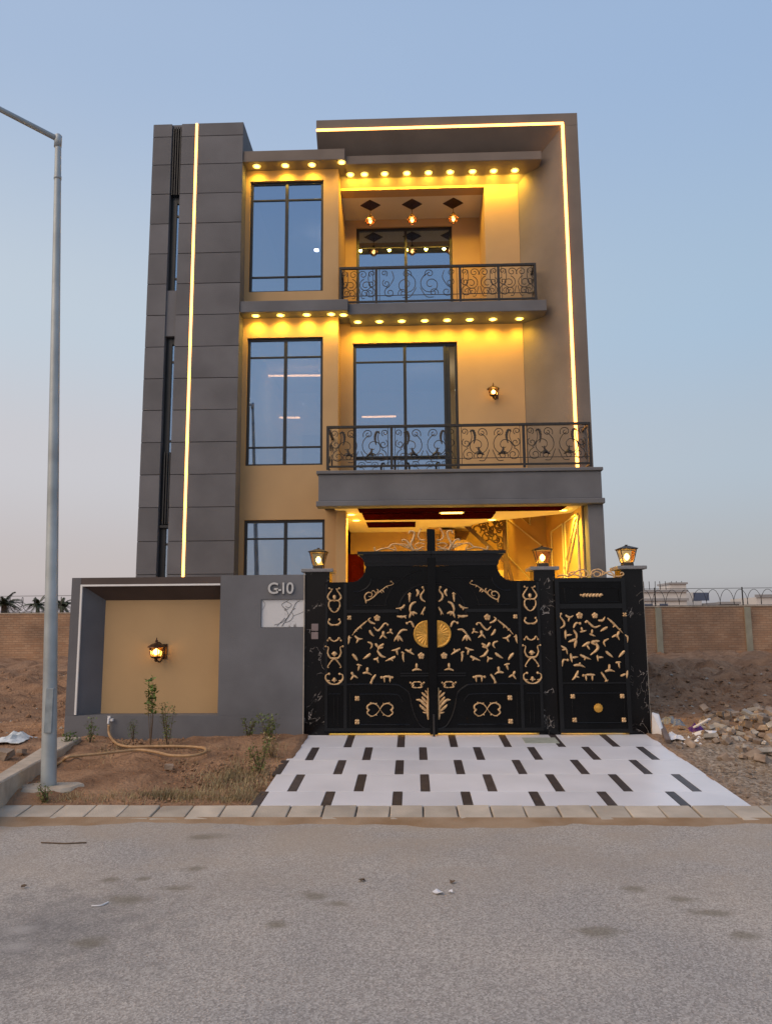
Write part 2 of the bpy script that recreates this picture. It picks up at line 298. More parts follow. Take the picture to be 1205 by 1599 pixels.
# ---------------------------------------------------------------- mesh builder
class MB:
    def __init__(s): s.v = []; s.f = []
    def add(s, vs, fs):
        o = len(s.v); s.v += [tuple(v) for v in vs]; s.f += [tuple(i + o for i in f) for f in fs]; return s
    def box(s, x0, x1, y0, y1, z0, z1):
        return s.add([(x0, y0, z0), (x1, y0, z0), (x1, y1, z0), (x0, y1, z0), (x0, y0, z1), (x1, y0, z1), (x1, y1, z1), (x0, y1, z1)],
                     [(0, 3, 2, 1), (4, 5, 6, 7), (0, 1, 5, 4), (1, 2, 6, 5), (2, 3, 7, 6), (3, 0, 4, 7)])
    def hexa(s, p):  # 8 corners, bottom ring then top ring, counter-clockwise from above
        return s.add(p, [(0, 3, 2, 1), (4, 5, 6, 7), (0, 1, 5, 4), (1, 2, 6, 5), (2, 3, 7, 6), (3, 0, 4, 7)])
    def prismY(s, poly, y0, y1):  # polygon of (x,z) counter-clockwise seen from the front (-Y)
        n = len(poly)
        vs = [(x, y0, z) for x, z in poly] + [(x, y1, z) for x, z in poly]
        return s.add(vs, [tuple(range(n)), tuple(range(2 * n - 1, n - 1, -1))] + [(i, n + i, n + (i + 1) % n, (i + 1) % n) for i in range(n)])
    def prismX(s, poly, x0, x1):  # polygon of (y,z)
        n = len(poly)
        vs = [(x0, y, z) for y, z in poly] + [(x1, y, z) for y, z in poly]
        return s.add(vs, [tuple(range(n - 1, -1, -1)), tuple(range(n, 2 * n))] + [(i, (i + 1) % n, n + (i + 1) % n, n + i) for i in range(n)])
    def prismZ(s, poly, z0, z1):
        n = len(poly)
        vs = [(x, y, z0) for x, y in poly] + [(x, y, z1) for x, y in poly]
        return s.add(vs, [tuple(range(n - 1, -1, -1)), tuple(range(n, 2 * n))] + [(i, (i + 1) % n, n + (i + 1) % n, n + i) for i in range(n)])
    def tube(s, pts, r, k=6, r1=None, closed=False):
        pts = [Vector(p) for p in pts]; n = len(pts); vs = []; fs = []
        t0 = (pts[1] - pts[0]).normalized()
        u = t0.orthogonal().normalized()
        for i, p in enumerate(pts):
            t = (pts[min(i + 1, n - 1)] - pts[max(i - 1, 0)])
            t = t.normalized() if t.length > 1e-9 else t0
            u = (u - t * u.dot(t)); u = u.normalized() if u.length > 1e-6 else t.orthogonal().normalized()
            w = t.cross(u); rr_ = r if r1 is None else r + (r1 - r) * i / (n - 1)
            for j in range(k):
                a = 2 * math.pi * j / k; vs.append(p + (u * math.cos(a) + w * math.sin(a)) * rr_)
        for i in range(n - 1):
            for j in range(k):
                fs.append((i * k + j, i * k + (j + 1) % k, (i + 1) * k + (j + 1) % k, (i + 1) * k + j))
        fs.append(tuple(range(k - 1, -1, -1))); fs.append(tuple((n - 1) * k + j for j in range(k)))
        return s.add(vs, fs)
    def lathe(s, c, prof, k=16, rot=0):  # prof: (radius, z)
        vs = []; fs = []
        for r, z in prof:
            for j in range(k):
                a = 2 * math.pi * j / k + rot; vs.append((c[0] + r * math.cos(a), c[1] + r * math.sin(a), c[2] + z))
        for i in range(len(prof) - 1):
            for j in range(k):
                fs.append((i * k + j, i * k + (j + 1) % k, (i + 1) * k + (j + 1) % k, (i + 1) * k + j))
        fs.append(tuple(range(k - 1, -1, -1))); fs.append(tuple((len(prof) - 1) * k + j for j in range(k)))
        return s.add(vs, fs)
    def wall(s, x0, x1, z0, z1, y0, y1, holes):
        """one slab in the XZ plane with rectangular openings (x0,x1,z0,z1); shared vertices, reveals included"""
        xs = sorted({x0, x1, *[h[0] for h in holes], *[h[1] for h in holes]}); xs = [x for x in xs if x0 - 1e-6 <= x <= x1 + 1e-6]
        zs = sorted({z0, z1, *[h[2] for h in holes], *[h[3] for h in holes]}); zs = [z for z in zs if z0 - 1e-6 <= z <= z1 + 1e-6]
        def full(i, j):
            if i < 0 or j < 0 or i >= len(xs) - 1 or j >= len(zs) - 1: return False
            cx, cz = (xs[i] + xs[i + 1]) / 2, (zs[j] + zs[j + 1]) / 2
            return not any(h[0] < cx < h[1] and h[2] < cz < h[3] for h in holes)
        key = {}; vs = []
        def V(i, j, k):
            if (i, j, k) not in key: key[(i, j, k)] = len(vs); vs.append((xs[i], (y0, y1)[k], zs[j]))
            return key[(i, j, k)]
        fs = []
        for i in range(len(xs) - 1):
            for j in range(len(zs) - 1):
                if not full(i, j): continue
                fs.append((V(i, j, 0), V(i + 1, j, 0), V(i + 1, j + 1, 0), V(i, j + 1, 0)))
                fs.append((V(i, j, 1), V(i, j + 1, 1), V(i + 1, j + 1, 1), V(i + 1, j, 1)))
                if not full(i - 1, j): fs.append((V(i, j, 0), V(i, j + 1, 0), V(i, j + 1, 1), V(i, j, 1)))
                if not full(i + 1, j): fs.append((V(i + 1, j, 0), V(i + 1, j, 1), V(i + 1, j + 1, 1), V(i + 1, j + 1, 0)))
                if not full(i, j - 1): fs.append((V(i, j, 0), V(i, j, 1), V(i + 1, j, 1), V(i + 1, j, 0)))
                if not full(i, j + 1): fs.append((V(i, j + 1, 0), V(i + 1, j + 1, 0), V(i + 1, j + 1, 1), V(i, j + 1, 1)))
        return s.add(vs, fs)
    def build(s, name, mat, parent=None, smooth=False, bevel=0, seg=1):
        me = bpy.data.meshes.new(name); me.from_pydata(s.v, [], s.f); me.update()
        return link(name, me, mat, parent, smooth, bevel, seg)
def link(name, me, mat, parent=None, smooth=False, bevel=0, seg=1):
    if mat is not None and not me.materials: me.materials.append(mat)
    if smooth: me.shade_smooth()
    o = bpy.data.objects.new(name, me); sc.collection.objects.link(o)
    if parent is not None:
        o.parent = parent; o.matrix_parent_inverse = Matrix.Translation(-parent.location) if parent.parent is None else Matrix.Identity(4)
        if parent.parent is not None: o.matrix_parent_inverse = parent_world(parent).inverted()
    if bevel:
        b = o.modifiers.new('bevel', 'BEVEL'); b.width = bevel; b.segments = seg; b.limit_method = 'ANGLE'
    return o
def parent_world(o):
    m = o.matrix_basis.copy(); p = o
    if o.parent is not None: m = parent_world(o.parent) @ o.matrix_parent_inverse @ m
    return m
def thing(name, label, cat, loc=(0, 0, 0), group=None):
    o = bpy.data.objects.new(name, None); sc.collection.objects.link(o); o.location = loc
    o.empty_display_size = .1
    return tag(o, label, cat, group)
def tag(o, label, cat, group=None):
    o['label'] = label; o['category'] = cat
    if group: o['group'] = group
    return o
def structure(name, kind='structure', loc=(0, 0, 0)):
    o = bpy.data.objects.new(name, None); sc.collection.objects.link(o); o.location = loc; o['kind'] = kind; return o
def box(name, mat, parent, x0, x1, y0, y1, z0, z1, bevel=.004):
    return MB().box(x0, x1, y0, y1, z0, z1).build(name, mat, parent, bevel=bevel)
def lamp(name, loc, energy, parent=None, kind='POINT', size=.03, color=WARM, spot=140, aim=(0, 0, -1)):
    d = bpy.data.lights.new(name, kind); d.energy = energy; d.color = color; d.shadow_soft_size = size
    if kind == 'SPOT': d.spot_size = R(spot); d.spot_blend = 1
    o = bpy.data.objects.new(name, d); sc.collection.objects.link(o)
    o.location = loc
    if kind == 'SPOT': o.rotation_euler = Vector(aim).to_track_quat('-Z', 'Y').to_euler()
    if parent is not None: o.parent = parent; o.matrix_parent_inverse = parent_world(parent).inverted()
    return o
def spline(pts, n=6):
    pts = [Vector(p) for p in pts]
    if len(pts) == 2: return [pts[0].lerp(pts[1], i / n) for i in range(n + 1)]
    out = []
    for i in range(len(pts) - 1):
        p0 = pts[max(i - 1, 0)]; p1 = pts[i]; p2 = pts[i + 1]; p3 = pts[min(i + 2, len(pts) - 1)]
        for k in range(n):
            t = k / n
            out.append(.5 * ((2 * p1) + (p2 - p0) * t + (2 * p0 - 5 * p1 + 4 * p2 - p3) * t * t + (3 * p1 - p0 - 3 * p2 + p3) * t ** 3))
    out.append(pts[-1]); return out

# ================================================================ LARGE STRUCTURE
# ---------------------------------------------------------------- ground, road, kerb
def grid_mesh(name, xs, ys, hf, mat, parent=None):
    X, Y = np.meshgrid(xs, ys); Z = hf(X, Y)
    co = np.stack([X, Y, Z], -1).reshape(-1, 3).astype(np.float32)
    nx, ny = len(xs), len(ys)
    i = np.arange((ny - 1) * (nx - 1)); a = (i // (nx - 1)) * nx + i % (nx - 1)
    faces = np.stack([a, a + 1, a + nx + 1, a + nx], -1).astype(np.int32)
    me = bpy.data.meshes.new(name)
    me.vertices.add(len(co)); me.vertices.foreach_set('co', co.ravel())
    me.loops.add(faces.size); me.loops.foreach_set('vertex_index', faces.ravel())
    me.polygons.add(len(faces)); me.polygons.foreach_set('loop_start', np.arange(0, faces.size, 4, dtype=np.int32))
    me.update(); me.validate()
    return link(name, me, mat, parent, smooth=True)
rng = np.random.default_rng(3)
def fbm(X, Y, scale, octaves=4):
    """value noise"""
    out = np.zeros_like(X); amp = 1
    for o in range(octaves):
        g = rng.standard_normal((97, 97)); s = scale * 2 ** o
        x = (X * s) % 96; y = (Y * s) % 96; xi = x.astype(int); yi = y.astype(int); fx = x - xi; fy = y - yi
        fx = fx * fx * (3 - 2 * fx); fy = fy * fy * (3 - 2 * fy)
        out += amp * ((g[yi, xi] * (1 - fx) + g[yi, xi + 1] * fx) * (1 - fy) + (g[yi + 1, xi] * (1 - fx) + g[yi + 1, xi + 1] * fx) * fy); amp *= .5
    return out
ramp_z = lambda y: .05 + .0667 * (y - 7.0)
def ground_h(X, Y):
    base = np.clip(.03 + .07 * (Y - 6.95), .03, .215)
    n = fbm(X, Y, .9) * .022 + fbm(X, Y, 3.5, 3) * .014 + fbm(X, Y, 8.3, 2) * .008
    far = np.clip((Y - 11) / 8, 0, 1)
    n = n * (1 + far * 2.2) * np.clip((Y - 6.9) / .35, .15, 1)
    h = base + n + far * (-.2)
    heap = .07 * np.exp(-((X - 4.9) / 1.2) ** 2 - ((Y - 10.9) / 1.1) ** 2)
    crest = np.where(X > 0, .47, .36)
    s_ = np.clip((Y - 14.0) / 6.5, 0, 1); s_ = s_ * s_ * (3 - 2 * s_)
    bank = s_ * (crest + .05 * fbm(X, Y, .45, 3)) + np.clip((Y - 13) / 3, 0, 1) * .045 * fbm(X, Y, 1.7, 3)
    bank = np.where(Y > 32, 0, bank)
    h = h + heap + bank
    drive = (X > -1.32) & (X < 2.83) & (Y < 11)
    h = np.where(drive, np.minimum(h, ramp_z(Y) - .08), h)
    house = (X > -4.3) & (X < 2.85) & (Y > 9.95) & (Y < 30 * 0 + 19)
    return np.where(house, .1, h)
xs = np.concatenate([[-900, -400, -150, -70], np.arange(-36, -13, .4), np.arange(-13, -6, .14), np.arange(-6, 6.5, .055), np.arange(6.5, 12, .14), np.arange(12, 36, .4), [70, 150, 400, 900]])
ys = np.concatenate([np.arange(6.94, 12, .055), np.arange(12, 22, .11), np.arange(22, 34, .5), [40, 60, 100, 200, 500, 1500]])
g = grid_mesh('ground', xs, ys, ground_h, soil_m); g['kind'] = 'structure'
road = MB(); road.add([(-900, -300, 0), (900, -300, 0), (900, 6.64, 0), (-900, 6.64, 0)], [(0, 1, 2, 3)])
road = road.build('road', road_m); road['kind'] = 'structure'

kerb = structure('kerb')
KX = [x for x in np.arange(-8.2, 8.4, .2855)]
kme = []
for k in range(4):
    m = MB(); j = lambda: random.uniform(-.006, .006)
    L, W = .273, .335
    m.hexa([(0, 0, -.06), (L, 0, -.06), (L, W, -.06), (0, W, -.06), (0 + j(), j(), .014 + j()), (L + j(), j(), .014 + j()), (L + j(), W, .05 + j() * .4), (j(), W, .05 + j() * .4)])
    me = bpy.data.meshes.new('kerb_stone'); me.from_pydata(m.v, [], m.f); me.update(); kme.append(me)
for i, x in enumerate(KX):
    o = link('kerb_stone', kme[i % 4], kerb_m, kerb, bevel=.009, seg=2); o.location = (x, 6.63 + random.uniform(-.008, .008), 0)
    o.rotation_euler = (random.uniform(-.01, .01), random.uniform(-.008, .008), random.uniform(-.012, .012))
# mortar bed under the kerb row
box('kerb_bed', grout, kerb, -9, 9, 6.64, 6.97, -.05, .001, 0)

# wind-blown sand against the kerb
def sand_h(X, Y):
    return X * 0
m = MB(); n = 240; vs = []; fs = []
for i in range(n + 1):
    x = -8 + 16 * i / n
    w = .10 + .11 * (math.sin(x * 1.3 + .6) * .5 + .5) * (1 if x < 1.2 else .5) + .04 * math.sin(x * 3.7) + .02 * math.sin(x * 9.1) + .012 * math.sin(x * 23)
    w = max(w, .03)
    for k in range(5):
        t = k / 4; vs.append((x, 6.665 - (w + .035) * t, .004 + .017 * (1 - t) ** 1.5 - (.006 if k == 4 else 0)))
for i in range(n):
    for k in range(4): fs.append((i * 5 + k, i * 5 + k + 1, (i + 1) * 5 + k + 1, (i + 1) * 5 + k))
m.add(vs, fs); o = m.build('sand', sand_m, smooth=True); o['kind'] = 'stuff'

# ---------------------------------------------------------------- tiled drive
drive = structure('driveway')
SL = math.atan(.0667)
YB = [6.965, 7.395, 8.0, 8.585, 9.195, 9.86]
m = MB(); m.hexa([(-1.36, 6.96, -.1), (2.86, 6.96, -.1), (2.86, 9.95, -.1), (-1.36, 9.95, -.1), (-1.36, 6.96, ramp_z(6.96) - .012), (2.86, 6.96, ramp_z(6.96) - .012), (2.86, 9.95, ramp_z(9.95) - .012), (-1.36, 9.95, ramp_z(9.95) - .012)])
m.build('drive_slab', grout, drive)
TM = {}
def tile(x0, x1, y0, y1, dark):
    w, l = round(x1 - x0 - .004, 3), round((y1 - y0) / math.cos(SL) - .005, 3)
    k = (w, l, dark)
    if k not in TM:
        mm = MB().box(0, w, 0, l, -.02, 0); me = bpy.data.meshes.new('dark_tile' if dark else 'white_tile'); me.from_pydata(mm.v, [], mm.f); me.update(); TM[k] = me
    o = link('dark_tile' if dark else 'white_tile', TM[k], dark_tile_m if dark else white_tile_m, drive, bevel=.0012)
    o.location = (x0, y0, ramp_z(y0) + random.uniform(-.0006, .0006)); o.rotation_euler = (SL + random.uniform(-.001, .001), random.uniform(-.001, .001), 0)
PER, DW = .6175, .086
for r in range(5):
    y0, y1 = YB[r], YB[r + 1]
    cut = []
    first = (-1.432 if r % 2 == 0 else -1.178)
    d = first
    while d < 2.8: cut.append((d, d + DW)); d += PER
    x = -1.385
    if r % 2 == 0: x = cut[0][0]
    for a, b in cut:
        if a > x + .01: tile(x, a, y0, y1, False)
        if b < 2.87: tile(max(a, x), b, y0, y1, True)
        x = b
    if x < 2.85: tile(x, 2.868, y0, y1, False)
# steel cover let into the drive
m = MB(); c = (1.5, 9.52)
mh = MB().box(-.2, .2, -.15, .15, -.01, .004).box(-.15, -.09, -.012, .012, .004, .009).box(.09, .15, -.012, .012, .004, .009)
mh = mh.build('drain_cover', surf('cover_concrete', (.33, .35, .3), .7, .15, 9, .2, 90), drive, bevel=.002)
mh.location = (c[0], c[1], ramp_z(c[1]) + .001); mh.rotation_euler = (SL, 0, 0)

# ---------------------------------------------------------------- the house
H = thing('house', 'three-storey house with grey tower, tan walls and glowing yellow light rows', 'house', (-.7, 12.1, .2))
YT, YBAY, YM = 12.1, 12.4, 12.75
# tower core, slot walls
TX0, TX1, TZ1 = -4.38, -2.815, 10.2
SL0, SL1 = -4.055, -3.885
m = MB()
m.wall(TX0, TX1, .15, TZ1, YT + .02, YT + .32, [(SL0, SL1, 7.17, 10.13), (SL0, SL1, .3, 6.37)])
m.box(TX0, TX0 + .2, YT + .322, 16, .15, TZ1 - .003); m.box(TX1 - .2, TX1, YT + .322, 16, .15, TZ1 - .003)
tower = m.build('tower', grey_clad, H)
# cladding panels, one by one, with open joints
JZ = [.2, .85, 1.39, 1.93, 2.39 + .015, 2.934, 3.482, 4.018, 4.552, 5.092, 5.63, 6.174, 6.725, 7.276, 7.816, 8.356, 8.899, 9.438, 9.961, 10.205]
PM = {}
def panel(x0, x1, z0, z1):
    k = (round(x1 - x0, 3), round(z1 - z0, 3))
    if k not in PM:
        mm = MB().box(0, k[0], 0, .03, .0045, k[1] - .0045); me = bpy.data.meshes.new('cladding_panel'); me.from_pydata(mm.v, [], mm.f); me.update(); PM[k] = me
    o = link('cladding_panel', PM[k], grey_clad, tower, bevel=.003); o.location = (x0, YT - .01 + random.uniform(-.0015, .0015), z0)
for a, b in zip(JZ[:-1], JZ[1:]):
    slot = (b > 7.2) or (a < 6.3)
    rows = [(TX0, SL0), (SL1, -3.648)] if slot else [(TX0, -3.648)]
    for x0, x1 in rows + [(-3.602, TX1)]: panel(x0, x1, a, b)
box('led_strip', led_m, H, -3.642, -3.608, YT - .016, YT + .018, .3, 10.2, 0)
# slot windows: frame, louvres, glass
def slot_window(z0, z1, parts):
    m = MB(); y0, y1 = YT + .1, YT + .16
    m.box(SL0, SL0 + .1, y0, y1, z0, z1).box(SL1 - .012, SL1, y0, y1, z0, z1).box(SL0 + .1, SL1 - .012, y0, y1, z1 - .12, z1)
    for z in parts: m.box(SL0 + .1, SL1 - .012, y0, y1, z - .018, z + .018)
    w = m.build('slot_window', dark_metal, H, bevel=.003)
    zz = [z0] + sorted(parts) + [z1 - .12]
    for a, b in zip(zz[:-1], zz[1:]): box('pane', pane_m, w, SL0 + .1, SL1 - .012, y0 + .02, y0 + .03, a + .018, b - .018, 0)
slot_window(7.17, 8.9, [7.42, 8.55]); slot_window(.5, 6.37, [2.35, 2.9, 3.2, 4.25, 4.6, 5.95])
m = MB()
for x in (SL0 + .025, SL0 + .065, SL0 + .105, SL0 + .145): m.box(x - .008, x + .008, YT + .02, YT + .09, 8.9, 10.16)
m.box(SL0, SL1, YT + .092, YT + .18, 8.903, 10.15)
m.build('louvre', dark_metal, H)
m = MB()
for x in (SL0 + .06, SL0 + .10, SL0 + .14): m.box(x - .009, x + .009, YT + .03, YT + .09, 3.22, 4.4)
m.box(SL0 + .02, SL1, YT + .024, YT + .096, 3.16, 3.2); m.build('louvre', dark_metal, H)
box('roof_slab', grey_wall, H, TX0 + .2, TX1 - .2, YT + .33, 16, 9.9, 10.0)

# window bay
BX0, BX1 = -2.815, -1.2
W1 = (-2.74, -1.462, 7.238, 9.28); W2 = (-2.74, -1.455, 4.211, 6.42); W3 = (-2.736, -1.412, 1.1, 3.305)
m = MB(); m.wall(BX0, BX1, .15, 9.66, YBAY, YBAY + .25, [W1, W2, W3])
m.box(BX1 - .25, BX1, YBAY + .252, 14.4, .15, 3.30); 
m.box(BX1 - .25, BX1, YBAY + .252, 13.9, 3.45, 9.657)
m.build('bay_wall', tan_wall, H, bevel=0)
def window(W, y, mull, trans, fr=.045, name='window', extra=()):
    x0, x1, z0, z1 = W; m = MB(); y0, y1 = y, y + .06
    m.box(x0, x0 + fr, y0, y1, z0, z1).box(x1 - fr, x1, y0, y1, z0, z1).box(x0 + fr, x1 - fr, y0, y1, z1 - fr, z1).box(x0 + fr, x1 - fr, y0, y1, z0, z0 + fr * .8)
    cuts = [x0 + fr] + [q for c in mull for q in (c - .026, c + .026)] + [x1 - fr]
    for c in mull: m.box(c - .026, c + .026, y0 - .01, y1, z0 + fr * .8, z1 - fr)
    zc = [z0 + fr * .8] + [q for t in trans for q in (t - .014, t + .014)] + [z1 - fr]
    w = None; panes = []
    for i in range(0, len(cuts), 2):
        for t in trans: m.box(cuts[i], cuts[i + 1], y0 + .004, y1 - .01, t - .014, t + .014)
        for j in range(0, len(zc), 2): panes.append((cuts[i], cuts[i + 1], zc[j], zc[j + 1]))
    w = m.build(name, dark_metal, H, bevel=.003)
    for q in panes:
        o = box('pane', pane_m, w, q[0], q[1], y0 + .022, y0 + .03, q[2], q[3], 0)
    return w
window(W1, YBAY + .05, [-2.105], [7.53, 8.95]); window(W2, YBAY + .05, [-2.095], [4.53, 6.09]); window(W3, YBAY + .05, [-2.06], [3.0])
# tower/bay glow slot already in the bay corner; cornice and ledge of the bay
m = MB().box(BX0 + .003, -1.067, YT + .02, YBAY + .2, 9.475, 9.675); m.build('bay_cornice', brown_wall, H, bevel=.006)
m = MB().box(BX0 + .003, -1.012, YT + .015, YBAY - .003, 6.76, 6.955); m.box(BX1 + .003, -1.012, YBAY - .003, YBAY + .3, 6.76, 6.955)
m.build('bay_ledge', grey_wall, H, bevel=.006)

# main wall of the right half: first floor + recessed second floor
D1 = (-.977, .822, 3.93, 6.42)
MX1 = 1.95
RX0, RX1, RZ0, RZ1 = -1.198, 1.352, 6.93, 9.275
m = MB(); m.wall(BX1 + .002, MX1, 3.5, 9.62, YM, YM + .25, [D1, (RX0, RX1, RZ0, RZ1)]); m.build('main_wall', tan_wall, H)
YR = 13.78
D2 = (-.99, .832, 6.98, 9.12)
m = MB(); m.wall(RX0, RX1, RZ0, RZ1, YR, YR + .2, [D2]); m.box(RX1, RX1 + .2, YM + .252, YR + .2, RZ0, RZ1)
m.build('recess_wall', tan_wall, H)
box('recess_ceiling', white_ceiling, H, RX0 - .3, RX1 + .2, YM + .254, YR + .2, RZ1 + .002, RZ1 + .15, 0)
box('recess_floor', granite, H, RX0 - .3, RX1 + .2, YM + .002, YR + .2, RZ0 - .15, RZ0 - .003, 0)
window(D2, YR + .04, [-.05], [8.72], name='sliding_door', fr=.05)
window((D1[0], D1[1] - .19, D1[2], D1[3]), YM + .06, [-.085], [4.42, 6.1], name='sliding_door', fr=.05)
m = MB(); m.box(D1[1] - .045, D1[1], YM + .06, YM + .12, D1[2], D1[3]).box(D1[1] - .19, D1[1] - .045, YM + .06, YM + .12, D1[3] - .05, D1[3])
m.box(D1[1] - .19, D1[1] - .13, YM + .07, YM + .13, D1[2], D1[3] - .05); m.build('door_frame', dark_metal, H, bevel=.003)

# splayed picture-frame surround (fin + top beam)
FX0, FX1 = 2.63, 2.895
m = MB(); m.prismZ([(FX0 + .02, YT), (FX1, YT), (FX1, 16), (MX1 + .003, 16), (MX1 + .003, YM + .003)], 3.92, 9.975); m.build('fin_wall', brown_wall, H, bevel=.004)
m = MB(); m.prismX([(YT, 9.985), (YT, 10.2), (16, 10.2), (16, 9.62), (YM + .255, 9.62), (YM - .004, 9.3)][::-1], -1.555, FX1); 
m = MB(); prof = [(YT, 9.98), (YM + .02, 9.3), (YM + .02, 9.622), (16, 9.622), (16, 10.2), (YT, 10.2)]
m.prismX(prof, -1.555, FX1); m.build('top_beam', brown_wall, H, bevel=0)
box('led_strip', led_m, H, FX0 - .012, FX0 + .034, YT - .016, YT + .012, 3.95, 9.99, 0)
box('led_strip', led_m, H, -1.55, FX0 + .03, YT - .015, YT + .012, 9.99, 10.03, 0)
# balcony cornice above (lights in its soffit)
m = MB().box(BX1 + .136, 2.285, 12.2, YM - .003, 9.43, 9.585); m.build('balcony_cornice', brown_wall, H, bevel=.006)
# second-floor balcony slab
m = MB().box(-1.008, 2.275, 12.2, YM - .003, 6.72, 6.91); m.build('balcony_slab', grey_wall, H, bevel=.006)
# canopy / first-floor balcony
m = MB().box(-1.41, 2.862, 11.5, YM, 3.455, 3.87).box(-1.44, 2.888, 11.47, YM, 3.872, 3.925)
m.build('canopy', grey_wall, H, bevel=.008)
m = MB().box(-1.44, 2.892, 11.46, 11.72, 3.37, 3.453); m.box(2.65, 2.89, 11.722, 12.7, 3.37, 3.453); m.build('canopy_lip', grey_wall, H, bevel=.01)
box('column', grey_wall, H, 2.65, 2.88, 11.55, 11.85, .2, 3.368)
# body of the house behind
m = MB().box(TX0 + .02, TX0 + .2, 16.003, 22, .15, 10); m.box(FX1 - .2, FX1 - .005, 11.9, 22, .15, 3.85); m.box(FX1 - .2, FX1 - .005, 16.003, 22, 3.85, 10.1); m.box(TX0 + .2, FX1 - .2, 21.8, 22, .15, 10)
m.build('side_wall', grey_wall, H)
box('roof_slab', grey_wall, H, TX0 + .2, FX1 - .2, 16.004, 21.8, 9.7, 9.85, 0)
box('roof_slab', grey_wall, H, BX0 + .003, -1.56, YBAY + .26, 16, 9.4, 9.55, 0)
box('roof_slab', grey_wall, H, -1.555, FX1 - .01, YM + .26, 16, 9.45, 9.6, 0)

# ---------------------------------------------------------------- rooms behind the glass
def room(x0, x1, y0, y1, z0, z1, led=True):
    m = MB(); t = .1
    m.box(x0, x1, y1, y1 + t, z0, z1).box(x0 - t, x0, y0, y1, z0, z1).box(x1, x1 + t, y0, y1, z0, z1)
    m.box(x0, x1, y0, y1, z0 - t, z0).box(x0, x1, y0, y1, z1, z1 + t)
    m.build('room', cream_wall, H)
    if led:
        s = MB(); d = .5; zz = z1 - .16
        s.box(x0 + d, x1 - d, y1 - d, y1 - d + .03, zz, zz + .03).box(x0 + .3, x0 + .33, y0 + d, y1 - d - .05, zz, zz + .03)
        s.build('led_strip', led_in, H)
def cove(pts, y):
    m = MB(); m.tube([onY(a, b, y) for a, b in pts], .022, 4); m.build('led_strip', led_in, H)
cove([(388, 587), (500, 586)], 14.6); cove([(389, 637), (401, 652), (468, 652)], 15.9); cove([(389, 826), (503, 824)], 14.8); cove([(486, 540), (495, 556)], 14.2); cove([(565, 651), (618, 650)], 15.6)
rooms = [(-2.79, -1.46, YBAY + .28, 16.2, 3.5, 6.62), (-2.79, -1.46, YBAY + .28, 16.2, 6.9, 9.35), (-2.79, -1.46, YBAY + .28, 16.2, .4, 3.35),
         (-1.1, .98, YM + .28, 16.5, 3.6, 6.7), (-1.1, 1.25, YR + .22, 17, 6.95, 9.2)]
for q in rooms: room(*q, led=False)
m = MB(); m.box(-2.3, -1.5, 15.9, 16.1, 3.6, 5.6); m.build('curtain', surf('blue_curtain', (.12, .14, .2), .9, .1, 5, .1, 50), H)
for px, py, y in ((470, 295, 15), (494, 391, 14.4), (397, 660, 14.2)):
    c = onY(px, py, y); 
    MB().lathe((c.x, c.y, c.z), [(.05, 0), (.05, .02)], 12).build('room_light', cool_m, H)
for px, py, z in ((599, 544, 6.74), (607, 571, 6.74), (711, 542, 6.74)):
    c = onZ(px, py, z - .02); c = onY(px, py, min(max(c.y, 13.3), 16.3))
    MB().lathe((c.x, c.y, c.z), [(.055, 0), (.055, .02)], 12).build('room_light', cool_m, H)

# ---------------------------------------------------------------- porch interior
PZ = 3.39
m = MB(); m.box(-1.2, 1.1, 15, 15.2, .2, PZ + .05).box(1.1, 2.66, 15, 15.2, .2, 5.6).box(1.1, 1.16, 13.1, 14.998, PZ + .052, 5.6); m.build('porch_back_wall', tan_wall, H)
m = MB(); m.prismZ([(2.62, 11.86), (2.645, 11.86), (2.68, 15), (2.62, 15)], .2, PZ + .05); m.box(2.62, 2.69, 13.0, 15, PZ + .05, 5.6); m.build('porch_side_wall', tan_wall, H)
box('porch_floor', white_tile_m, H, -1.2, 2.66, 9.98, 15, .1, .225, 0)
m = MB().prismZ([(-1.2, 11.73), (2.62, 11.73), (2.62, 12.6), (1.42, 13.5), (1.1, 14.0), (1.1, 14.998), (-1.2, 14.998)], PZ, PZ + .05); m.build('porch_ceiling', white_ceiling, H)
box('stairwell_roof', white_ceiling, H, 1.1, 2.66, 12.8, 15.2, 5.62, 5.7, 0)
for y0, y1, x0, x1 in ((11.76, 12.2, -.83, 2.38), (12.33, 13.08, -.8, 1.36), (13.45, 14.1, -.8, .07)):
    box('ceiling_panel', maroon_wood, H, x0, x1, y0, y1, PZ - .02, PZ - .002)
box('doorway', maroon_wood, H, -1.18, -.9, 14.25, 14.4, .2, 2.9)
for z in (.4, 1.0, 1.6, 2.2): box('door_panel', maroon_wood, H, -1.13, -.95, 14.22, 14.248, z, z + .5)
box('pilaster', tan_wall, H, BX1 + .002, BX1 + .16, 12.1, 12.4, .2, PZ - .003)
# wall mouldings on back and side wall
def moulding(pts, parent=H):
    m = MB(); m.tube(pts + [pts[0]], .018, 4); m.build('wall_moulding', cream_wall, parent)
moulding([(1.9, 14.985, 4.6), (2.3, 14.985, 4.6), (2.3, 14.985, 3.5), (1.9, 14.985, 3.85)])
moulding([(1.85, 14.985, 3.65), (2.5, 14.985, 3.1), (2.5, 14.985, 2.2), (1.85, 14.985, 2.9)])
for a, b in ((12.1, 13.1), (13.3, 14.4)):
    moulding([(2.605, a, 3.3), (2.605, b, 3.3), (2.605, b, 1.2), (2.605, a, 1.9)])
moulding([(2.605, 12.0, 3.25), (2.605, 12.25, 3.25), (2.605, 14.8, 1.5), (2.605, 14.8, 1.2)])
